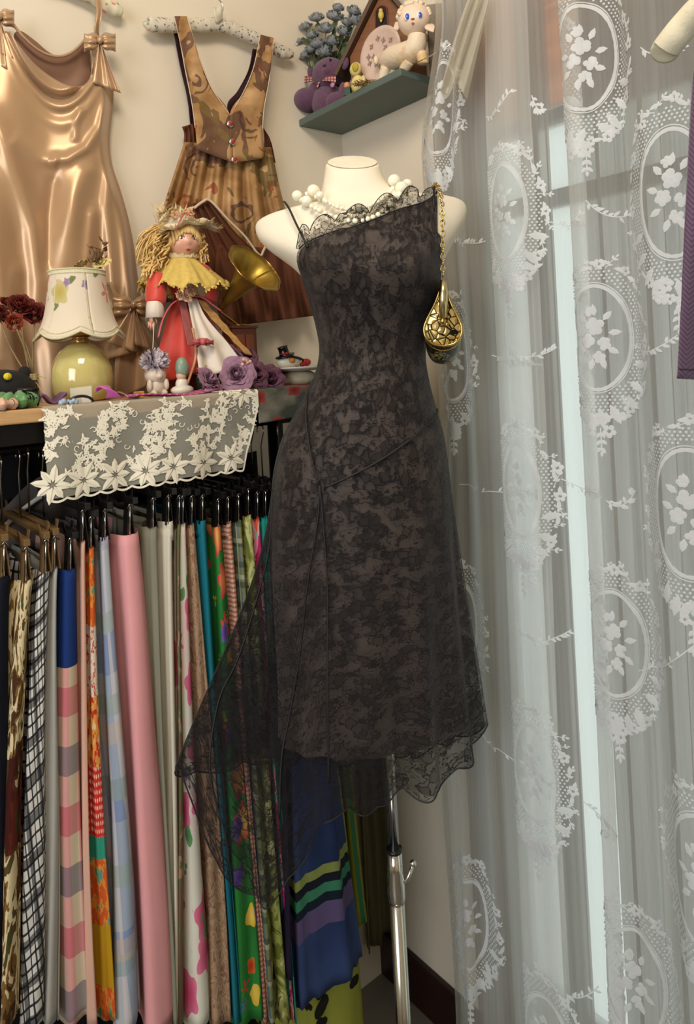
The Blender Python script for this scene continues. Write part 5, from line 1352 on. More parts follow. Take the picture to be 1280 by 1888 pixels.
# ================================================================ porcelain doll
DC = tb_(345, .165); dk = 1/sc(DC); DB = .165
def D(px, py, b=DB): return VL(px, py, b)
TO = W            # towards the room
dl = thing('porcelain_doll', 'blonde porcelain doll in feathered bonnet, red jacket and white apron', 'doll', DC)
M_PORC = pmat('porcelain_skin', (214, 160, 136), .35, var=.04, bump=0); M_HAIR = pmat('golden_hair', (222, 184, 112), .4, var=.25, nscale=60, sheen=.3)
fx = lambda v: v*dk
HC = D(337, 446); RF = Matrix.Rotation(rad(-22), 3, 'Z')    # the face turns a little to the camera's right
XR = Vector((0, 1, 0))
FD = (CAMP+Vector((0, 0, EYE-.0))-HC); FD.z = 0; FD.normalize(); FD = Matrix.Rotation(rad(18), 3, 'Z') @ FD; FS = Vector((-FD.y, FD.x, 0)); FU = Vector((0, 0, 1))
MF = Matrix((FS, FD, FU)).transposed()          # local: x across, y out of the face, z up
def hf(px): return px*dk
hr = hf(36)
def headfn(d):
    k = 1.0
    if d.z < 0: k *= 1-.16*d.z*d.z*(1-.2*abs(d.x))
    if d.y > 0: k *= 1+.03*math.exp(-((d.z+.15)/.25)**2)*math.exp(-(d.x/.6)**2)+.13*math.exp(-((d.z+.12)/.10)**2-(d.x/.11)**2)+.05*math.exp(-((d.z+.45)/.09)**2-(d.x/.2)**2)+.05*math.exp(-((d.z+.75)/.14)**2-(d.x/.25)**2)-.05*math.exp(-((d.z-.08)/.13)**2-((abs(d.x)-.36)/.16)**2)+.03*math.exp(-((d.z+.25)/.2)**2-((abs(d.x)-.5)/.2)**2)
    return k
obj('head', MB().ell(HC, hr*.90, hr*.92, hr*1.10, M=MF, nu=48, nv=36, fn=headfn).tube([HC-FU*hr*.8, HC-FU*hr*1.7], hr*.42, 16), M_PORC, dl)
def fp(x, z, out=0): # point on the face
    y = math.sqrt(max(0, 1-x*x-z*z)); d = Vector((x, y, z)); kk = headfn(d); return HC+MF @ Vector((x*hr*.90*kk, y*hr*.92*kk+out, z*hr*1.10*kk))
M_EYEW = pmat('eye_white', (226, 220, 212), .2, bump=0); M_EYEB = pmat('eye_brown', (46, 34, 30), .15, bump=0); M_LIP = pmat('rose_lips', (168, 66, 60), .4, bump=0); M_CHK = pmat('blush_cheek', (206, 134, 116), .45, bump=0)
for sg in (-1, 1):
    ey = obj('eye', MB().ell(fp(sg*.36, .06, -.0012), hr*.15, hr*.08, hr*.085, M=MF, nu=14, nv=10), M_EYEW, dl)
    obj('iris', MB().ell(fp(sg*.36, .055, .0002), hr*.085, hr*.04, hr*.085, M=MF, nu=12, nv=8), M_EYEB, ey)
    obj('eyelashes', MB().tube([fp(sg*.36-.15, .08, .001), fp(sg*.36-.05, .165, .0014), fp(sg*.36+.05, .165, .0014), fp(sg*.36+.15, .08, .001)], .0006, 5), M_EYEB, ey)
    obj('eyebrow', MB().tube([fp(sg*.36-.16, .27, .0006), fp(sg*.36, .34, .0006), fp(sg*.36+.16, .28, .0006)], .0005, 5), pmat('brow_brown', (140, 92, 56), .6, bump=0), dl)
obj('lips', MB().ell(fp(0, -.45, -.0004), hr*.12, hr*.05, hr*.035, M=MF, nu=12, nv=8).ell(fp(0, -.50, -.0004), hr*.09, hr*.05, hr*.04, M=MF, nu=12, nv=8), M_LIP, dl)
# hair: fringe, cap and ringlets
mb = MB(); rs = random.Random(9)
mb.ell(HC-FD*hr*.22+FU*hr*.10, hr*1.06, hr*.98, hr*1.16, M=MF, nu=24, nv=16)
for i in range(46):
    x = lerp(-.92, .92, i/45)+rs.uniform(-.03, .03); zt_ = .78-.25*x*x; zb_ = .30-.95*abs(x)**2.2+rs.uniform(-.05, .05)
    pp = []
    for t in range(6):
        z_ = lerp(zt_, zb_, t/5); xx = x*(1+.04*sin(t)); 
        r2 = xx*xx+z_*z_; q = min(.985, math.sqrt(r2)); f_ = q/math.sqrt(r2) if r2 > .97 else 1
        pp.append(fp(xx*f_*.985, z_*f_*.985, .0018+.0012*sin(t*.7)))
    mb.tube(pp, .0016, 5)
obj('fringe', mb, M_HAIR, dl)
mb = MB()
def ringlet(x0, y0, x1, y1, b0_, b1_, r, turns, rr=.0015):
    pts_ = []
    for i in range(int(turns*12)+1):
        t = i/(turns*12); c_ = D(lerp(x0, x1, t), lerp(y0, y1, t), lerp(b0_, b1_, t)); a = i*2*PI/12; q = r*sin(PI*min(1, t*1.1+.12))**.5
        pts_.append(c_+Vector((sin(a)*q, cos(a)*q, 0)))
    mb.tube(pts_, rr, 5)
for i in range(64):
    side_ = i % 10
    if side_ < 7:
        x0 = rs.uniform(288, 312); x1 = x0-rs.uniform(4, 34); y0 = rs.uniform(425, 460); y1 = y0+rs.uniform(35, 70)
    else: x0 = rs.uniform(362, 376); x1 = x0+rs.uniform(0, 12); y0 = rs.uniform(430, 450); y1 = y0+rs.uniform(30, 55)
    ringlet(x0, y0, x1, y1, DB+rs.uniform(-.015, .02), DB+rs.uniform(-.01, .03), rs.uniform(.0035, .0065), rs.uniform(1.6, 3.2))
for i in range(10): ringlet(rs.uniform(262, 285), rs.uniform(460, 480), rs.uniform(256, 288), rs.uniform(505, 520), DB+.01, DB+.02, .005, 3)
for i in range(60):
    x0 = rs.uniform(285, 312); y0 = rs.uniform(412, 430)
    x1 = rs.uniform(250, 300); y1 = rs.uniform(450, 500)
    mb.tube(smooth_path([D(x0, y0, DB+.01), D(lerp(x0, x1, .6)-6, lerp(y0, y1, .4), DB+.015+rs.uniform(-.01, .01)), D(x1, y1, DB+.01+rs.uniform(-.01, .01))], 4), .0011, 4)
obj('ringlets', mb, M_HAIR, dl)
# bonnet
M_BON = pmat('ivory_satin_bonnet', (214, 198, 168), .4, sheen=.4); M_FEA = pmat('cream_feathers', (222, 202, 158), .85, var=.2)
bc = HC+FU*hr*.72-FD*hr*.15
def brim(u, v):
    a = 2*PI*u; r = lerp(hr*.85, hr*1.75, v); x = cos(a); y = sin(a)
    p = FS*(x*r*1.08)+FD*(y*r*.72)+FU*(-.0+hr*(.55*v*v*(.6*max(0, -sin(a)) ) - .45*v*v*abs(x)**2.0 + .10*sin(a*9)*v))
    return bc+Matrix.Rotation(rad(12), 3, FD) @ p+FU*hr*.02
obj('bonnet_brim', MB().grid(brim, 72, 10), M_BON, dl, solid=.0018)
obj('bonnet_crown', MB().ell(bc-FD*hr*.15+FU*hr*.1, hr*1.0, hr*.95, hr*.72, M=MF, nu=24, nv=12), M_BON, dl)
obj('brim_roll', MB().tube([brim(i/48, .62)+FU*hr*.10 for i in range(49)], hr*.15, 10), M_BON, dl)
def lacey(base_fn, n_, L, m, name, seed, w=.004):
    mb = MB(); rs = random.Random(seed)
    for i in range(n_):
        p, d, nn_ = base_fn(i/n_, rs); mb.leaf(p, d, nn_, L*rs.uniform(.6, 1.2), w*rs.uniform(.7, 1.3), rs.uniform(.1, .8), 4)
    obj(name, mb, m, dl)
lacey(lambda t, rs: (D(rs.uniform(286, 345), rs.uniform(388, 412), DB+rs.uniform(-.02, .02)), Vector((rs.uniform(-.6, .6), rs.uniform(-1, .8), rs.uniform(-.2, 1))), Vector((rs.random(), rs.random(), rs.random()))), 130, .020, M_FEA, 'feathers', 3, .005)
lacey(lambda t, rs: (brim(t, 1.0), (brim(t, 1.0)-bc).normalized()+Vector((rs.uniform(-.3, .3), rs.uniform(-.3, .3), rs.uniform(-.3, .3))), FU), 170, .011, M_FEA, 'brim_frill', 4, .005)
obj('bonnet_ribbon', MB().tube(smooth_path([D(340, 392, DB+.034), D(333, 405, DB+.040), D(329, 414, DB+.038), D(326, 424, DB+.034)], 5), .0016, 6), pmat('rose_ribbon', (184, 84, 92), .5), dl)
mb = MB()
for x, y in ((322, 396), (345, 396), (352, 392)): rose(mb, D(x, y, DB+.03), .006, (1, .2, .6), 2, x)
obj('bonnet_rosebuds', mb, pmat('peach_rosebud', (206, 150, 118), .7), dl)
# torso, collar, sleeves, hand, skirts
M_RED = pmat('red_satin_jacket', (200, 58, 44), .5, var=.12, sheen=.3); M_MUST = pmat('mustard_lace_collar', (204, 176, 92), .8, var=.25, nscale=120); M_APR = pmat('white_apron_satin', (222, 208, 192), .45, sheen=.2)
bx = MB()
def body(u, v):
    a = 2*PI*u; y = lerp(478, 560, v); w = interp([(0, 16), (.2, 44), (.5, 42), (.8, 30), (1, 27)], v)[0]; c_ = D(345+4*v, y); return c_+FS*cos(a)*w*dk+FD*sin(a)*w*dk*.62
obj('jacket_body', bx.grid(body, 32, 20), M_RED, dl)
obj('bodice_front', MB().grid(lambda u, v: D(lerp(lerp(330, 376, u), lerp(336, 372, u), v), lerp(505, 550, v), DB)+FD*(lerp(.034, .024, v)+.006*sin(u*PI)), 16, 10), pmat('cream_bodice_lace', (206, 184, 150), .8, var=.2, nscale=150), dl)
def collar(u, v):
    a = 2*PI*u; r = lerp(15, 66, v)*dk; x, y = cos(a), sin(a)
    return D(336, 484)+FS*(x*r*1.20)+FD*(y*r*.98)+FU*(-hf(50)*v**1.2*(.75+.25*abs(y))+hf(5)*sin(a*9)*v+hf(3)*sin(a*23)*v*v+hf(10)*(1-v))
obj('collar', MB().grid(collar, 120, 12, lambda u, v: (u, v)), M_MUST, dl, solid=.0008)
lacey(lambda t, rs: (collar(t, .98), (collar(t, 1)-collar(t, .8)).normalized()+Vector((rs.uniform(-.4, .4), rs.uniform(-.4, .4), 0)), FD), 130, .009, M_MUST, 'collar_fringe', 6, .004)
lacey(lambda t, rs: (collar(t, .12)+FU*.001, Vector((cos(6.28*t)*.5, sin(6.28*t)*.5, 1)), FD), 50, .010, M_FEA, 'neck_frill', 7, .005)
arm = smooth_path([D(290, 508, DB+.010), D(288, 540, DB+.018), D(287, 562, DB+.026)], 5)
obj('sleeve', MB().tube(arm, [hf(15)+hf(4)*sin(PI*i/(len(arm)-1)) for i in range(len(arm))], 16), M_RED, dl)
obj('sleeve', MB().tube(smooth_path([D(382, 506, DB+.008), D(386, 530, DB+.012), D(384, 556, DB+.014)], 5), hf(17), 16), M_RED, dl)
obj('cuff', MB().lathe([(hf(13), 0), (hf(15), -hf(8)), (hf(17), -hf(28)), (hf(14), -hf(29))], 20, D(285, 556, DB+.026)), M_APR, dl)
hd = D(279, 584, DB+.028)
mb = MB().ell(hd-FU*hf(4), hf(6), hf(4), hf(9), nu=12, nv=8)
for q, (dx, l) in enumerate(((-5, 11), (-2, 14), (1.5, 14), (4.5, 11))):
    s0 = hd+FS*hf(dx)-FU*hf(9); mb.tube([s0, s0-FU*hf(l*.55)+FD*hf(1), s0-FU*hf(l)-FD*hf(2)], [hf(2), hf(1.8), hf(1.3)], 6)
mb.tube([hd+FS*hf(5)-FU*hf(2), hd+FS*hf(9)-FU*hf(7), hd+FS*hf(9)-FU*hf(12)], [hf(2.2), hf(2), hf(1.5)], 6)
obj('hand', mb, M_PORC, dl)
obj('wrist_ribbon', MB().tube(smooth_path([D(284, 588, DB+.03), D(283, 620, DB+.034), D(281, 665, DB+.036)], 5), .0009, 5), pmat('cream_ribbon', (206, 200, 180), .5), dl)
def bell(l, r, yb, hw=.030):
    def f(u, v):
        t = PI*(u*1.0); y = lerp(546, lerp(yb[0], yb[1], u), v)
        xl = interp([(0, 322), (.3, 306), (.7, 288), (1, l)], v)[0]; xr = interp([(0, 366), (.3, 386), (.7, 412), (1, r)], v)[0]
        x = lerp(xl, xr, u); return D(x, y, DB)+TO*(lerp(.018, hw, v)*sin(t)+.003*sin(u*30)*v)-TO*0
    return f
obj('red_skirt', MB().grid(bell(276, 440, (712, 652), .050), 80, 30), M_RED, dl, solid=.001)
obj('red_skirt_back', MB().grid(lambda u, v: D(lerp(lerp(322, 366, u), lerp(280, 436, u), v), lerp(546, 726, v), DB-.01-.03*v*sin(u*PI)), 40, 20), pmat('orange_satin', (196, 84, 48), .5), dl)
def apron(u, v):
    y = lerp(552, lerp(706, 668, u), v); xl = interp([(0, 334), (.5, 338), (1, 338)], v)[0]; xr = interp([(0, 352), (.3, 362), (.7, 392), (1, 412)], v)[0]
    return D(lerp(xl, xr, u), y, DB)+TO*(lerp(.024, .062, v)+.005*sin(u*13+v)*v)
obj('apron', MB().grid(apron, 50, 30), M_APR, dl, solid=.001)
M_GLACE = pmat('gold_lace', (186, 140, 80), .8, var=.4, nscale=140)
def glb(u, v):
    t = v; xa = interp([(0, 352), (.3, 368), (.7, 400), (1, 424)], t)[0]; xb = interp([(0, 366), (.3, 388), (.7, 416), (1, 440)], t)[0]
    return D(lerp(xa, xb, u), lerp(552, 654, t)+4*u, DB)+TO*(lerp(.022, .055, v)+.002*sin(v*30))
obj('gold_lace_edge', MB().grid(glb, 10, 30), M_GLACE, dl, solid=.001)
obj('rose_lace_edge', MB().grid(lambda u, v: D(lerp(lerp(318, 332, u), lerp(326, 338, u), v)-6*v, lerp(556, 640, v), DB)+TO*(lerp(.024, .056, v)), 8, 24), pmat('rose_brown_lace', (150, 82, 78), .8, var=.4, nscale=140), dl, solid=.001)
mb = MB()
for i in range(40):
    t = i/39; p = D(interp([(0, 334), (.5, 336), (1, 318)], t)[0], lerp(610, 706, t), DB)+TO*lerp(.045, .060, t); mb.ell(p, .0026, nu=6, nv=5)
obj('looped_trim', mb, pmat('peach_braid', (210, 150, 110), .7), dl)
M_SASH = pmat('pink_sash', (190, 88, 92), .5)
obj('sash', MB().tube(smooth_path([D(292, 622, DB+.052), D(300, 590, DB+.044), D(318, 560, DB+.034), D(345, 548, DB+.034), D(372, 548, DB+.032), D(392, 562, DB+.036), D(408, 574, DB+.036)], 6), .0028, 6, flat=.5), M_SASH, dl)
mb = MB(); 
for x, y in ((333, 544), (352, 538), (344, 548)): rose(mb, D(x, y, DB+.038), .008, (1, .1, .3), 3, x)
obj('waist_rosette', mb, pmat('cream_peach_rosette', (216, 172, 142), .6), dl)
bow(dl, 374, 630, DB+.062, 20, 7, [(362, 640, 6), (392, 640, 6)], M_SASH, 'apron_bow')
# ================================================================ small things round the doll
def figure_bear():
    c = tb_(288, .215); kk = 1/sc(c); o = thing('bear_figurine', 'small cream bear figurine with a lilac pouf on its head, left of the doll skirt', 'figurine', c)
    m = pmat('cream_ceramic', (206, 190, 172), .4)
    obj('body', MB().ell(c+FU*18*kk, 16*kk, 17*kk, 19*kk).ell(c+FU*40*kk, 19*kk, 20*kk, 18*kk).ell(c+FU*38*kk+TO*16*kk, 8*kk, 7*kk, 6*kk), m, o)
    for sg in (-1, 1): obj('leg', MB().ell(c+TO*10*kk+XR*sg*10*kk+FU*7*kk, 12*kk, 6*kk, 7*kk), m, o)
    for sg in (-1, 1): obj('arm', MB().ell(c+TO*10*kk+XR*sg*16*kk+FU*22*kk, 6*kk, 5*kk, 11*kk), m, o)
    mb = MB(); rs = random.Random(8)
    for i in range(150):
        a = rs.random()*6.28; t = rs.uniform(-.6, 1); d = Vector((cos(a)*math.sqrt(1-t*t), sin(a)*math.sqrt(1-t*t), t)); mb.leaf(c+FU*62*kk+d*9*kk, d+Vector((rs.uniform(-.5, .5), rs.uniform(-.5, .5), 0)), Vector((rs.random(), rs.random(), rs.random())), 18*kk, 12*kk, .6, 3)
    obj('lilac_pouf', mb, pmat('lilac_tulle', (196, 184, 192), .8), o)
figure_bear()
c = tb_(256, .235); obj('orange_block', MB().box(c+FU*.006, .010, .016, .012), pmat('orange_candy', (206, 138, 58), .5), label='tiny orange block between the lamp base and the cream bear figurine', cat='ornament', bevel=.002, smooth=False)
c = tb_(336, .225); kk = 1/sc(c); o = thing('gnome_figurine', 'tiny seated figurine in a tall sage green hat at the foot of the doll', 'figurine', c)
obj('body', MB().ell(c+FU*9*kk, 17*kk, 22*kk, 10*kk).ell(c+FU*20*kk, 10*kk, 12*kk, 13*kk), pmat('white_glaze', (220, 212, 196), .35), o)
obj('head', MB().ell(c+FU*36*kk, 9*kk, 10*kk, 10*kk), pmat('pinkish_face', (214, 170, 146), .5), o)
obj('hat', MB().ell(c+FU*50*kk+XR*2*kk, 12*kk, 13*kk, 20*kk, nu=20, nv=14), pmat('sage_green_glaze', (132, 150, 130), .35), o)
c = tb_(377, .20); kk = 1/sc(c); o = thing('green_jar', 'dark green round ornament with a lime sprig behind the purple roses', 'ornament', c)
obj('jar', MB().lathe([(0, 0), (14*kk, 0), (17*kk, 20*kk), (17*kk, 40*kk), (14*kk, 52*kk), (15*kk, 56*kk), (0, 56*kk)], 28, c), pmat('dark_green_glaze', (44, 66, 52), .3), o)
mb = MB(); 
for i, (dy, dz) in enumerate(((-3, 30), (3, 38), (-2, 44), (0, 24))): mb.leaf(c+TO*18*kk+XR*dy*kk+FU*dz*kk, Vector((.3, .8 if i % 2 else -.8, .8)), TO, 10*kk, 6*kk, .1)
obj('sprig', mb.tube([c+TO*18*kk+FU*12*kk, c+TO*18*kk+FU*44*kk], .0008, 5), pmat('lime_leaf', (156, 176, 56), .5), o)
# purple silk roses
M_PR = [pmat('dusty_mauve_petal', (148, 110, 132), .75, var=.25, nscale=80), pmat('deep_mauve_petal', (118, 74, 98), .75, var=.25, nscale=80)]
PRS = [(427, 662, 20, .19, 'mauve silk rose at the top of the purple cluster', 0, (1, -.1, .5)), (436, 690, 24, .245, 'largest mauve silk rose, facing out at the front of the cluster', 0, (1, -.45, .35)), (388, 702, 22, .245, 'loose mauve silk bloom left of the largest rose', 0, (.8, .5, .6)), (455, 655, 19, .165, 'dusky silk rose at the back against the wooden box', 1, (.8, 0, .8)),
       (470, 690, 20, .215, 'dark plum silk rose between the largest one and the last one', 1, (1, 0, .3)), (499, 700, 21, .21, 'mauve silk rose at the right end under the plate rim', 1, (1, -.2, .4)), (405, 676, 15, .21, 'small mauve silk rosebud over the loose bloom', 0, (.8, .2, .8))]
for i, (px, py, r, b, lab, mi, u_) in enumerate(PRS):
    c = VL(px, py, b); kk = 1/sc(c); o = thing('silk_rose', lab, 'flower', Vector((c.x, c.y, TT)), 'purple silk roses on the shelf top')
    obj('bloom', rose(MB(), c-Vector(u_).normalized()*r*kk*.35, r*kk*1.15, u_, 6, i+40, 1.0), M_PR[mi], o)
    obj('stem', MB().tube([c-Vector(u_).normalized()*r*kk*.3, Vector((c.x-.01, c.y+.006, TT+.004))], .0015, 6), pmat('green_stem', (70, 84, 50), .7), o)
mb = MB(); rs = random.Random(4)
for i in range(9): mb.ell(VL(rs.uniform(446, 466), rs.uniform(660, 690), .25), .0034, nu=8, nv=6)
mb.tube([VL(455, 700, .24), VL(456, 664, .25)], .0009, 5)
obj('berry_sprig', mb, pmat('blush_berries', (214, 170, 152), .5), label='sprig of tiny blush berries between the two front silk roses', cat='flower')
# ---- gramophone ornament
c = tb_(447, .13); kk = 1/sc(c); gr = thing('toy_gramophone', 'small gramophone ornament with a brass horn on a red-brown wooden box', 'ornament', c)
M_RB = pmat('red_brown_wood', (112, 56, 34), .4); bw = 50*kk; bh = VL(447, 606, .13).z-TT
obj('cabinet', MB().box(c+FU*bh/2, bw*.8, bw, bh), M_RB, gr, smooth=False, bevel=.0015)
fo = c+TO*bw*.4
for dy in (-.36, .30): obj('door_panel', MB().box(fo+XR*bw*dy*.6+FU*bh*.5+TO*.001, .003, bw*.34, bh*.78), pmat('wood_panel', (138, 76, 44), .4), gr, smooth=False, bevel=.001)
obj('dial', MB().ell(fo+XR*-.004+FU*bh*.58+TO*.003, .002, .007, .011, nu=16, nv=8), pmat('dial_cream', (196, 190, 150), .4), gr)
obj('lid', MB().box(c+FU*(bh+.002), bw*.9, bw*1.12, .005), M_RB, gr, smooth=False, bevel=.001)
obj('turntable', MB().lathe([(0, bh+.008), (.018, bh+.008), (.018, bh+.0045), (0, bh+.0045)], 24, c), M_BRASS, gr)
obj('tone_arm', MB().tube(smooth_path([c+FU*(bh+.004), c+FU*(bh+.012)+XR*-.01, VL(404, 574, .145)], 6), .003, 8), M_BRASS, gr)
n = NT('aged_brass_horn'); n.set(color=n.mix(n.noise(n.ob(), 16, 4), lin((124, 92, 26)), lin((192, 162, 70))), rough=.38, metal=.75); M_HORN = n.m
tip = VL(404, 574, .145); mouth = VL(470, 494, .235); ax = (mouth-tip); Lh = ax.length; q = Matrix.Rotation(rad(0), 3, 'Z'); Mh = ax.to_track_quat('Z', 'Y').to_matrix()
hp = [(.0035, 0), (.006, .15), (.012, .4), (.018, .6), (.025, .78), (.035, .9), (.048, .985), (.054, 1.0)]
hp = [(interp([(z_, r_) for r_, z_ in hp], t/24)[0], t/24*Lh) for t in range(25)]
obj('horn', MB().lathe(hp, 64, tip, Mh, fn=lambda a, t: (1+.045*sstep(.7, 1, t)*abs(sin(a*4)), 0)), M_HORN, gr, solid=.0012)
obj('horn_rim', MB().tube([tip+Mh @ Vector((cos(a)*.054*(1+.045*abs(sin(4*a))), sin(a)*.054*(1+.045*abs(sin(4*a))), Lh)) for a in [2*PI*i/96 for i in range(97)]], .0014, 6), M_BRASS, gr)
# ---- snowman dish
c = tb_(545, .16); kk = 1/sc(c); sn = thing('snowman_dish', 'white footed dish with a snowman head in a black top hat on its rim', 'dish', c)
M_WC = pmat('white_ceramic', (224, 216, 200), .25, var=.03, bump=0); hz = VL(545, 682, .16).z-TT
obj('snow_body_foot', MB().lathe([(0, 0), (38*kk, 0), (44*kk, .3*hz), (42*kk, .62*hz), (30*kk, .9*hz), (0, .95*hz)], 32, c), pmat('speckled_cream', (198, 184, 156), .6, var=.2, nscale=160), sn)
obj('plate', MB().lathe([(0, hz*.93), (40*kk, hz*.93), (60*kk, hz+.002), (66*kk, hz+.004), (66*kk, hz+.0065), (58*kk, hz+.005), (38*kk, hz*.97+.003), (0, hz*.97+.003)], 40, c), M_WC, sn)
sh = VL(533, 668, .185); obj('snowman_head', MB().ell(sh, 15*kk, 24*kk, 13*kk, nu=24, nv=14), M_WC, sn)
obj('carrot_nose', MB().ell(VL(530, 665, .185)+TO*14*kk, 6*kk, 6*kk, 5*kk), pmat('orange_glaze', (204, 118, 40), .35), sn)
for x, y in ((522, 660), (540, 659)): obj('eye', MB().ell(VL(x, y, .185)+TO*13*kk, 1.5*kk), M_CLIPBLK, sn)
obj('smile', MB().tube([VL(x, y, .185)+TO*(14.5-abs(x-545)*.3)*kk for x, y in ((536, 674), (542, 677), (549, 675), (553, 670))], .0005, 5), M_CLIPBLK, sn)
Mhat = Matrix.Rotation(rad(16), 3, 'X')
hb0 = VL(526, 657, .185); ht = obj('top_hat', MB().lathe([(0, 0), (18*kk, 0), (18*kk, 2*kk), (9*kk, 3*kk), (9*kk, 16*kk), (10*kk, 18*kk), (0, 18*kk)], 28, hb0, Mhat), pmat('black_gloss', (16, 16, 16), .2, bump=0), sn)
obj('hat_band', MB().lathe([(9.4*kk, 4*kk), (9.6*kk, 8*kk)], 28, hb0, Mhat), pmat('red_glaze', (176, 38, 48), .3, bump=0), ht)
obj('hat_brim', MB().ell(VL(538, 659, .187), 14*kk, 26*kk, 4*kk, M=Matrix.Rotation(rad(-12), 3, 'X')), pmat('black_gloss', (16, 16, 16), .2, bump=0), ht)
obj('red_mitten', MB().ell(VL(565, 668, .185), 6*kk, 10*kk, 7*kk).ell(VL(558, 672, .19), 5*kk, 6*kk, 4*kk), pmat('red_glaze', (176, 38, 48), .3, bump=0), sn)
obj('twig_arm', MB().tube([c+TO*36*kk+XR*22*kk+FU*hz*.85, c+TO*42*kk+XR*34*kk+FU*hz*.45], .0022, 6), pmat('twig_brown', (86, 44, 30), .6), sn)
# ================================================================ toys on the corner shelf
HT = SZ+ST
def hp_(px, py, a): return VR(px, py, a)
def foot(px, a):
    P = VR(px, 170, a); return Vector((P.x, P.y, HT))
def ksc(P): return 1/sc(P)
FAC = -DEP; FAC.z = 0; FAC.normalize()
AX = Vector((-FAC.y, FAC.x, 0)); 
if AX.dot(IMX) < 0: AX = -AX
# ---- plush bear
c = foot(603, .085); kk = ksc(c); be = thing('plush_bear', 'purple plush teddy bear with a checked bow at the left end of the shelf', 'teddy bear', c)
n = NT('purple_plush'); n.set(color=n.mix(n.noise(n.ob(), 60, 4), lin((82, 50, 76)), lin((112, 74, 100))), rough=.95, sheen=.2); n.bump(n.noise(n.ob(), 420, 3), 1.0, .003); M_PLU = n.m
def bp(px, py, f=0): return hp_(px, py, .085)+FAC*(f*kk)
fuz = lambda d: 1+.02*noise.noise(d*6)
obj('head', MB().ell(bp(607, 140, 6), 34*kk, 30*kk, 29*kk, nu=28, nv=20, fn=fuz), M_PLU, be, sub=1)
obj('muzzle', MB().ell(bp(602, 146, 34), 14*kk, 10*kk, 10*kk), M_PLU, be)
obj('nose', MB().ell(bp(600, 140, 44), 4*kk, 3*kk, 3*kk), pmat('dark_thread', (44, 28, 44), .7, bump=0), be)
for x, y in ((590, 127), (610, 124)): obj('eye', MB().ell(bp(x, y, 33), 2.2*kk), M_CLIPBLK, be)
for x, y in ((572, 136), (636, 118)): obj('ear', MB().ell(bp(x, y, 4), 9*kk, 6*kk, 12*kk), M_PLU, be)
obj('body', MB().ell(bp(605, 190, 2), 34*kk, 28*kk, 34*kk, nu=28, nv=20, fn=fuz), M_PLU, be, sub=1)
obj('leg', MB().ell(bp(570, 195, 30), 25*kk, 28*kk, 22*kk, nu=24, nv=16, fn=fuz), M_PLU, be)
obj('leg', MB().ell(bp(624, 196, 16), 18*kk, 24*kk, 19*kk, nu=24, nv=16, fn=fuz), M_PLU, be)
obj('arm', MB().ell(bp(580, 178, 26), 12*kk, 10*kk, 16*kk), M_PLU, be); obj('arm', MB().ell(bp(634, 176, 14), 9*kk, 9*kk, 18*kk), M_PLU, be)
M_GBOW = fplaid('red_white_check', (206, 186, 170), [(0, .006, 0, .003, (150, 52, 66), .8), (1, .006, 0, .003, (150, 52, 66), .8)], 0, .0)
mb = MB()
for sg in (-1, 1):
    mb.grid(lambda u, v: bp(592+sg*(2+26*u), 163-4*u+(v-.5)*(5+8*u), 40-8*u+3*sin(u*PI)), 10, 5, lambda u, v: (u*.03, v*.014))
mb.grid(lambda u, v: bp(lerp(591, 586, v)+4*(u-.5), lerp(164, 178, v), 42), 3, 6, lambda u, v: (u*.006, v*.014))
obj('checked_bow', mb, M_GBOW, be, solid=.001)
obj('heart_patch', MB().ell(bp(614, 168, 31), 6*kk, 2*kk, 5*kk), pmat('pink_patch', (190, 140, 160), .8), be)
# ---- dusty blue rosebuds in a little vase
M_DUST = pmat('dusty_blue_petal', (158, 162, 164), .75, var=.2, nscale=90); M_GRN = pmat('grey_green_leaf', (88, 104, 66), .65, var=.3)
c = foot(596, .045); vz = thing('flower_vase', 'small dark vase behind the purple bear holding the dusty blue rosebuds', 'vase', c)
obj('vase_body', MB().lathe([(0, 0), (.015, 0), (.020, .02), (.017, .045), (.011, .06), (.013, .066)], 24, c), pmat('dark_green_glaze2', (40, 58, 50), .3), vz)
BD_ = [(564, 50), (584, 35), (601, 56), (624, 16), (652, 22), (617, 33), (640, 42), (549, 80), (586, 84), (562, 104), (634, 60), (600, 98), (575, 66), (612, 78), (655, 40), (574, 92)]
ord_ = ['topmost', 'right of the topmost']
pos = {0: 'high on the left of the bunch', 1: 'upper left, next to the high one', 2: 'upper middle of the bunch', 3: 'topmost of the bunch', 4: 'at the right top, against the clock roof', 5: 'dark one just below the topmost', 6: 'right middle, close to the roof edge', 7: 'at the far left tip of the bunch', 8: 'low in the middle of the bunch', 9: 'lowest on the left, above the bear ear', 10: 'right, low against the roof slope', 11: 'just above the bear head', 12: 'left middle of the bunch', 13: 'centre of the bunch', 14: 'behind the one at the right top', 15: 'low left, inside the bunch'}
for i, (px, py) in enumerate(BD_):
    a_ = .045+.07*(1-(px-545)/110); p = hp_(px, py, a_); kk2 = ksc(p); d = (p-(c+FU*.03)).normalized()+FAC*.5
    o = thing('silk_rosebud', 'dusty blue silk rosebud, '+pos[i], 'flower', p, 'dusty blue rosebuds on the corner shelf')
    obj('bloom', rose(MB(), p-d.normalized()*.006, (15.5+2.5*(i % 3))*kk2, d, 4, i+70, .22), M_DUST, o)
    q0 = c+FU*.06; obj('stem', MB().tube(smooth_path([p-d.normalized()*.004, lerp(p, q0, .5)-FU*.004, q0], 5), .0011, 5), M_GRN, o)
    mb = MB(); rs = random.Random(i)
    for q in range(4): mb.leaf(lerp(p, q0, .12+.12*q), Vector((rs.uniform(-1, 1), rs.uniform(-1, 1), rs.uniform(-.2, .9)))+FAC*.4, FAC+FU*.3, .024, .014, .3)
    obj('leaf', mb, M_GRN, o)
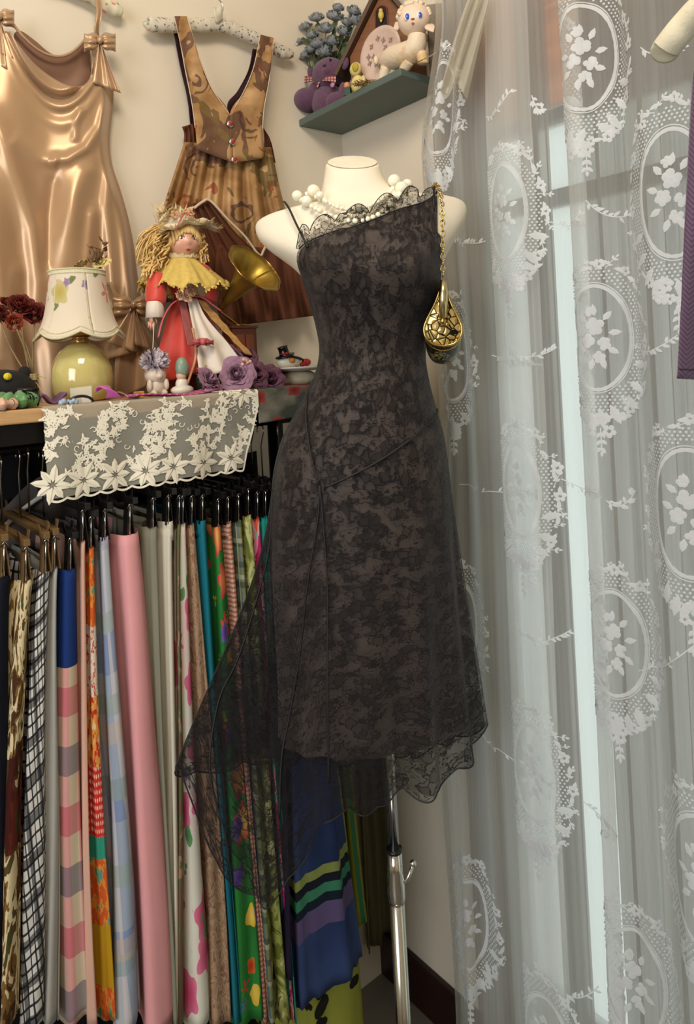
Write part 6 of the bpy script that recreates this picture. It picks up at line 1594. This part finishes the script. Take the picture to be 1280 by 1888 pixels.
# ---- cuckoo clock shaped like a house
n = NT('brown_house_wood'); n.set(color=n.mix(n.noise(n.vm('MULTIPLY', n.ob(), (1, 1, 8)), 20, 4), lin((96, 58, 32)), lin((140, 88, 48))), rough=.5); M_HW = n.m
M_ROOF = pmat('dark_roof_wood', (84, 62, 46), .55, var=.25)
hc0 = hp_(712, 95, .042); kk = ksc(hc0); HY = math.atan2(FAC.y, FAC.x)+rad(-26)
N_ = Vector((cos(HY), sin(HY), 0)); X_ = Vector((-N_.y, N_.x, 0)); 
if X_.dot(IMX) < 0: X_ = -X_
hb_ = Vector((hc0.x, hc0.y, HT)); zr = lambda py: hp_(712, py, .042).z-HT
ck = thing('house_clock', 'brown wooden house-shaped cuckoo clock with a pitched roof, standing behind the lamb', 'clock', hb_)
w2 = 74*kk; ze = zr(88); za = zr(-22); dpt = .030
P2 = lambda x, z_, d=0: hb_+X_*x+FU*z_+N_*d
obj('house_front', MB().slab([P2(-w2, 0), P2(w2, 0), P2(w2, ze), P2(0, za), P2(-w2, ze)], -N_*dpt*1.0), M_HW, ck, smooth=False, bevel=.001)
for sg in (-1, 1):
    ov = 1.32; e1 = P2(sg*w2*ov, ze-(za-ze)*(ov-1), .016); tp_ = P2(0, za+.004, .016)
    sl = (tp_-e1); nn_ = sl.cross(N_).normalized(); nn_ = nn_ if nn_.z > 0 else -nn_
    obj('roof_panel', MB().slab([e1, tp_, tp_-N_*(dpt+.032), e1-N_*(dpt+.032)], nn_*.009), M_ROOF, ck, smooth=False, bevel=.001)
ar = [P2(-.004-.016, zr(52), .0012), P2(-.004+.012, zr(52), .0012)]+[P2(-.006+.014*cos(a)-.0, zr(22)+.014*sin(a), .0012) for a in [rad(x) for x in range(0, 181, 20)]]
ar = [P2(-.020, zr(50), .0008), P2(.008, zr(50), .0008)]+[P2(-.006+.014*cos(rad(x)), zr(20)+.014*sin(rad(x)), .0008) for x in range(0, 181, 20)]
dr_ = obj('cuckoo_opening', MB().slab(ar, N_*.0008), pmat('dark_opening', (26, 14, 14), .8, bump=0), ck, smooth=False)
obj('opening_frame', MB().tube([p+N_*.001 for p in ar]+[ar[0]+N_*.001], .0018, 6), pmat('red_brown_frame', (104, 44, 34), .5), dr_)
bc_ = P2(-.004, zr(28), .008); obj('yellow_bird', MB().ell(bc_, .0065, .0065, .010, nu=16, nv=12).ell(bc_+FU*.010, .0048, nu=12, nv=8).leaf(bc_-FU*.006, -FU*1, N_, .010, .006), pmat('yellow_bird_paint', (206, 178, 84), .45), ck)
# dial: a round cream plate leaning on the house front
dc = hp_(703, 101, .075); DN = Matrix.Rotation(rad(-46), 3, 'Z') @ FAC; MDl = DN.to_track_quat('Z', 'Y').to_matrix(); r_ = 50*kk
dlp = thing('round_plate', 'round cream and pink plate with painted flowers standing between the clock and the lamb', 'plate', Vector((dc.x, dc.y, HT)))
lo = HT-(dc.z-r_)
dc2 = dc
M_CP = pmat('cream_pink_ceramic', (206, 180, 166), .35)
obj('plate_disc', MB().lathe([(0, -.003), (r_*.9, -.003), (r_, .003), (r_*.96, .006), (r_*.84, .001), (0, .0)], 48, dc2, MDl), M_CP, dlp)
mb = MB(); rs = random.Random(6)
for i in range(16):
    a = rs.random()*6.28; q = rs.uniform(.2, .72)*r_; p = dc2+MDl @ Vector((cos(a)*q, sin(a)*q, .002))
    for t in range(4): mb.leaf(p, MDl @ Vector((cos(t*1.57+a), sin(t*1.57+a), .1)), DN, .007, .004, .1)
obj('painted_flowers', mb, pmat('grey_rose_relief', (150, 124, 116), .5), dlp)
obj('plate_easel', MB().tube([dc2-FU*(dc2.z-HT-.002)+DN*.004, dc2-FU*(dc2.z-HT-.002)-DN*.02, dc2-DN*.006+FU*.01], .0018, 6), M_BRASS, dlp)
# ---- lamb
c = foot(742, .100); kk = ksc(c); lb = thing('lamb_figurine', 'cream vinyl lamb figurine with blue eyes at the right of the shelf', 'figurine', c)
n = NT('cream_vinyl'); n.set(color=n.mix(n.ramp(n.noise(n.ob(), 22, 3), [(.55, 0.0), (.72, 1.0)]), lin((224, 206, 180)), lin((206, 172, 118))), rough=.55); n.bump(n.noise(n.ob(), 160, 3), .5, .002); M_LAMB = n.m
M_LFACE = pmat('smooth_vinyl', (228, 204, 182), .45, var=.03, bump=0)
def lp_(px, py, f=0): return hp_(px, py, .100)+FAC*(f*kk)
body_pts = [(714, 110, -6, 17), (726, 106, 0, 21), (744, 104, 6, 22), (760, 98, 10, 21), (767, 84, 12, 18), (768, 70, 12, 16)]
mb = MB(); sp = smooth_path([lp_(x, y, f) for x, y, f, r in body_pts], 6); rr_ = [interp([(i, q[3]) for i, q in enumerate(body_pts)], t/6)[0]*kk for t in range(len(sp))]
mb.tube([sp[0]-(sp[1]-sp[0]).normalized()*rr_[0]*.75, sp[0]-(sp[1]-sp[0]).normalized()*rr_[0]*.45]+sp, [rr_[0]*.35, rr_[0]*.78]+rr_, 24)
obj('body', mb, M_LAMB, lb, sub=1)
LM = Matrix((AX, FAC, FU)).transposed()
def lhd(d):
    return 1+.10*math.exp(-((d.z+.35)/.3)**2-(d.x/.4)**2)*(1 if d.y > 0 else 0)-.10*max(0, -d.z)**2
hdc = lp_(762, 46, 18)
obj('head', MB().ell(hdc, 29*kk, 27*kk, 31*kk, M=LM, nu=36, nv=26, fn=lhd), M_LFACE, lb)
mb = MB(); rs = random.Random(3)
for i in range(150):
    t = rs.uniform(.15, 1); a = rs.random()*6.28; q = math.sqrt(1-t*t); d = Vector((cos(a)*q, sin(a)*q, t))
    if d.y > .45 and t < .62: continue
    mb.ell(hdc+LM @ Vector((d.x*29.5*kk, d.y*27.5*kk, d.z*31.5*kk)), 4.2*kk, nu=7, nv=5)
obj('curly_wool', mb, M_LAMB, lb)
for sg, x, y in ((-1, 731, 60), (1, 795, 66)):
    ea = MB(); b_ = lp_(762+sg*24, 52, 12); tpx = lp_(x-(0 if sg > 0 else 3), y, 16)
    d = tpx-b_; ea.leaf(b_, d, (FAC+FU*.2), d.length*1.25, 17*kk, .1, 8); obj('ear', ea, M_LFACE, lb, solid=.0028)
M_BLUE = pmat('bright_blue_paint', (48, 84, 190), .2, bump=0)
def lf_(x, z_, o=0):
    y = math.sqrt(max(0, 1-x*x-z_*z_)); d = Vector((x, y, z_)); kf = lhd(d); return hdc+LM @ Vector((d.x*29*kk*kf, d.y*27*kk*kf+o, d.z*31*kk*kf))
for x in (-.52, .20):
    e_ = obj('eye', MB().ell(lf_(x, -.12, -.0003), 5.6*kk, 2.4*kk, 7*kk, M=LM, nu=14, nv=10), pmat('eye_white', (226, 220, 212), .2, bump=0), lb)
    obj('iris', MB().ell(lf_(x+.03, -.14, .0012), 3.8*kk, 1.6*kk, 5.4*kk, M=LM, nu=12, nv=8), M_BLUE, e_)
obj('nose', MB().ell(lf_(-.17, -.32, .0004), 3.6*kk, 2*kk, 1.6*kk, M=LM, nu=10, nv=6), pmat('brown_nose_paint', (150, 84, 66), .4, bump=0), lb)
obj('mouth', MB().ell(lf_(-.17, -.52, .0002), 2.8*kk, 1.4*kk, 2.0*kk, M=LM, nu=10, nv=6), pmat('red_mouth_paint', (178, 66, 56), .4, bump=0), lb)
for (x0, y0, x1, y1, f) in ((712, 126, 704, 152, 6), (728, 122, 724, 144, -16), (754, 118, 744, 140, 14), (777, 100, 781, 128, 2)):
    p0, p1 = lp_(x0, y0, f), lp_(x1, y1, f); p1.z = HT+3*kk
    obj('leg', MB().tube(smooth_path([p0, lerp(p0, p1, .6), p1, p1-FU*2.9*kk], 4), lambda t: (10.5-2.5*t+2.5*sstep(.8, 1, t))*kk, 16), M_LAMB, lb)
obj('tail', MB().ell(lp_(694, 108, -8), 5*kk, 5*kk, 9*kk), M_LAMB, lb)
# ---- bonneted duckling on a straw base
c = foot(662, .112); kk = ksc(c); dk_ = thing('duckling_figurine', 'little yellow bonneted duckling figurine between the bear and the plate', 'figurine', c)
def dp(px, py, f=0): return hp_(px, py, .112)+FAC*(f*kk)
M_CRM = pmat('cream_yellow_plush', (212, 196, 130), .85, var=.15, nscale=100); M_YG2 = pmat('mustard_face', (176, 156, 50), .7)
obj('body', MB().ell(dp(660, 156, 0), 14*kk, 12*kk, 17*kk), M_CRM, dk_)
obj('bonnet', MB().ell(dp(656, 127, -3), 13*kk, 10*kk, 13*kk), M_CRM, dk_)
obj('face', MB().ell(dp(655, 127, 6), 8*kk, 5*kk, 9*kk), M_YG2, dk_)
obj('orange_foot', MB().ell(dp(640, 162, 10), 6*kk, 6*kk, 7*kk), pmat('peach_orange', (214, 138, 92), .6), dk_)
obj('wing', MB().ell(dp(670, 152, 8), 5*kk, 4*kk, 10*kk), M_CRM, dk_)
c = foot(682, .118); mb = MB(); rs = random.Random(12)
for i in range(160):
    p = c+AX*rs.uniform(-.032, .022)+FAC*rs.uniform(-.006, .006)+FU*rs.uniform(.001, .011); mb.tube([p, p+Vector((rs.uniform(-.010, .010), rs.uniform(-.010, .010), rs.uniform(-.001, .003)))], .0007, 4)
obj('straw_nest', mb, pmat('straw', (150, 124, 76), .85, var=.3), label='pad of straw lying on the shelf between the duckling and the lamb', cat='straw', kind='stuff')
c = foot(642, .121); obj('green_box', MB().box(c+FU*.009, .013, .012, .018, Matrix.Rotation(.5, 3, 'Z')), pmat('dark_green_box', (40, 74, 60), .5), label='tiny dark green box at the shelf front beside the duckling', cat='box', smooth=False, bevel=.001)
# thin rod from the shelf end towards the curtain
obj('tie_rod', MB().tube([VR(768, 116, .120), VR(800, 100, .118), VR(832, 82, .116)], .0012, 6), M_CHROME, label='thin metal rod sticking out from the lamb towards the curtain', cat='rod')
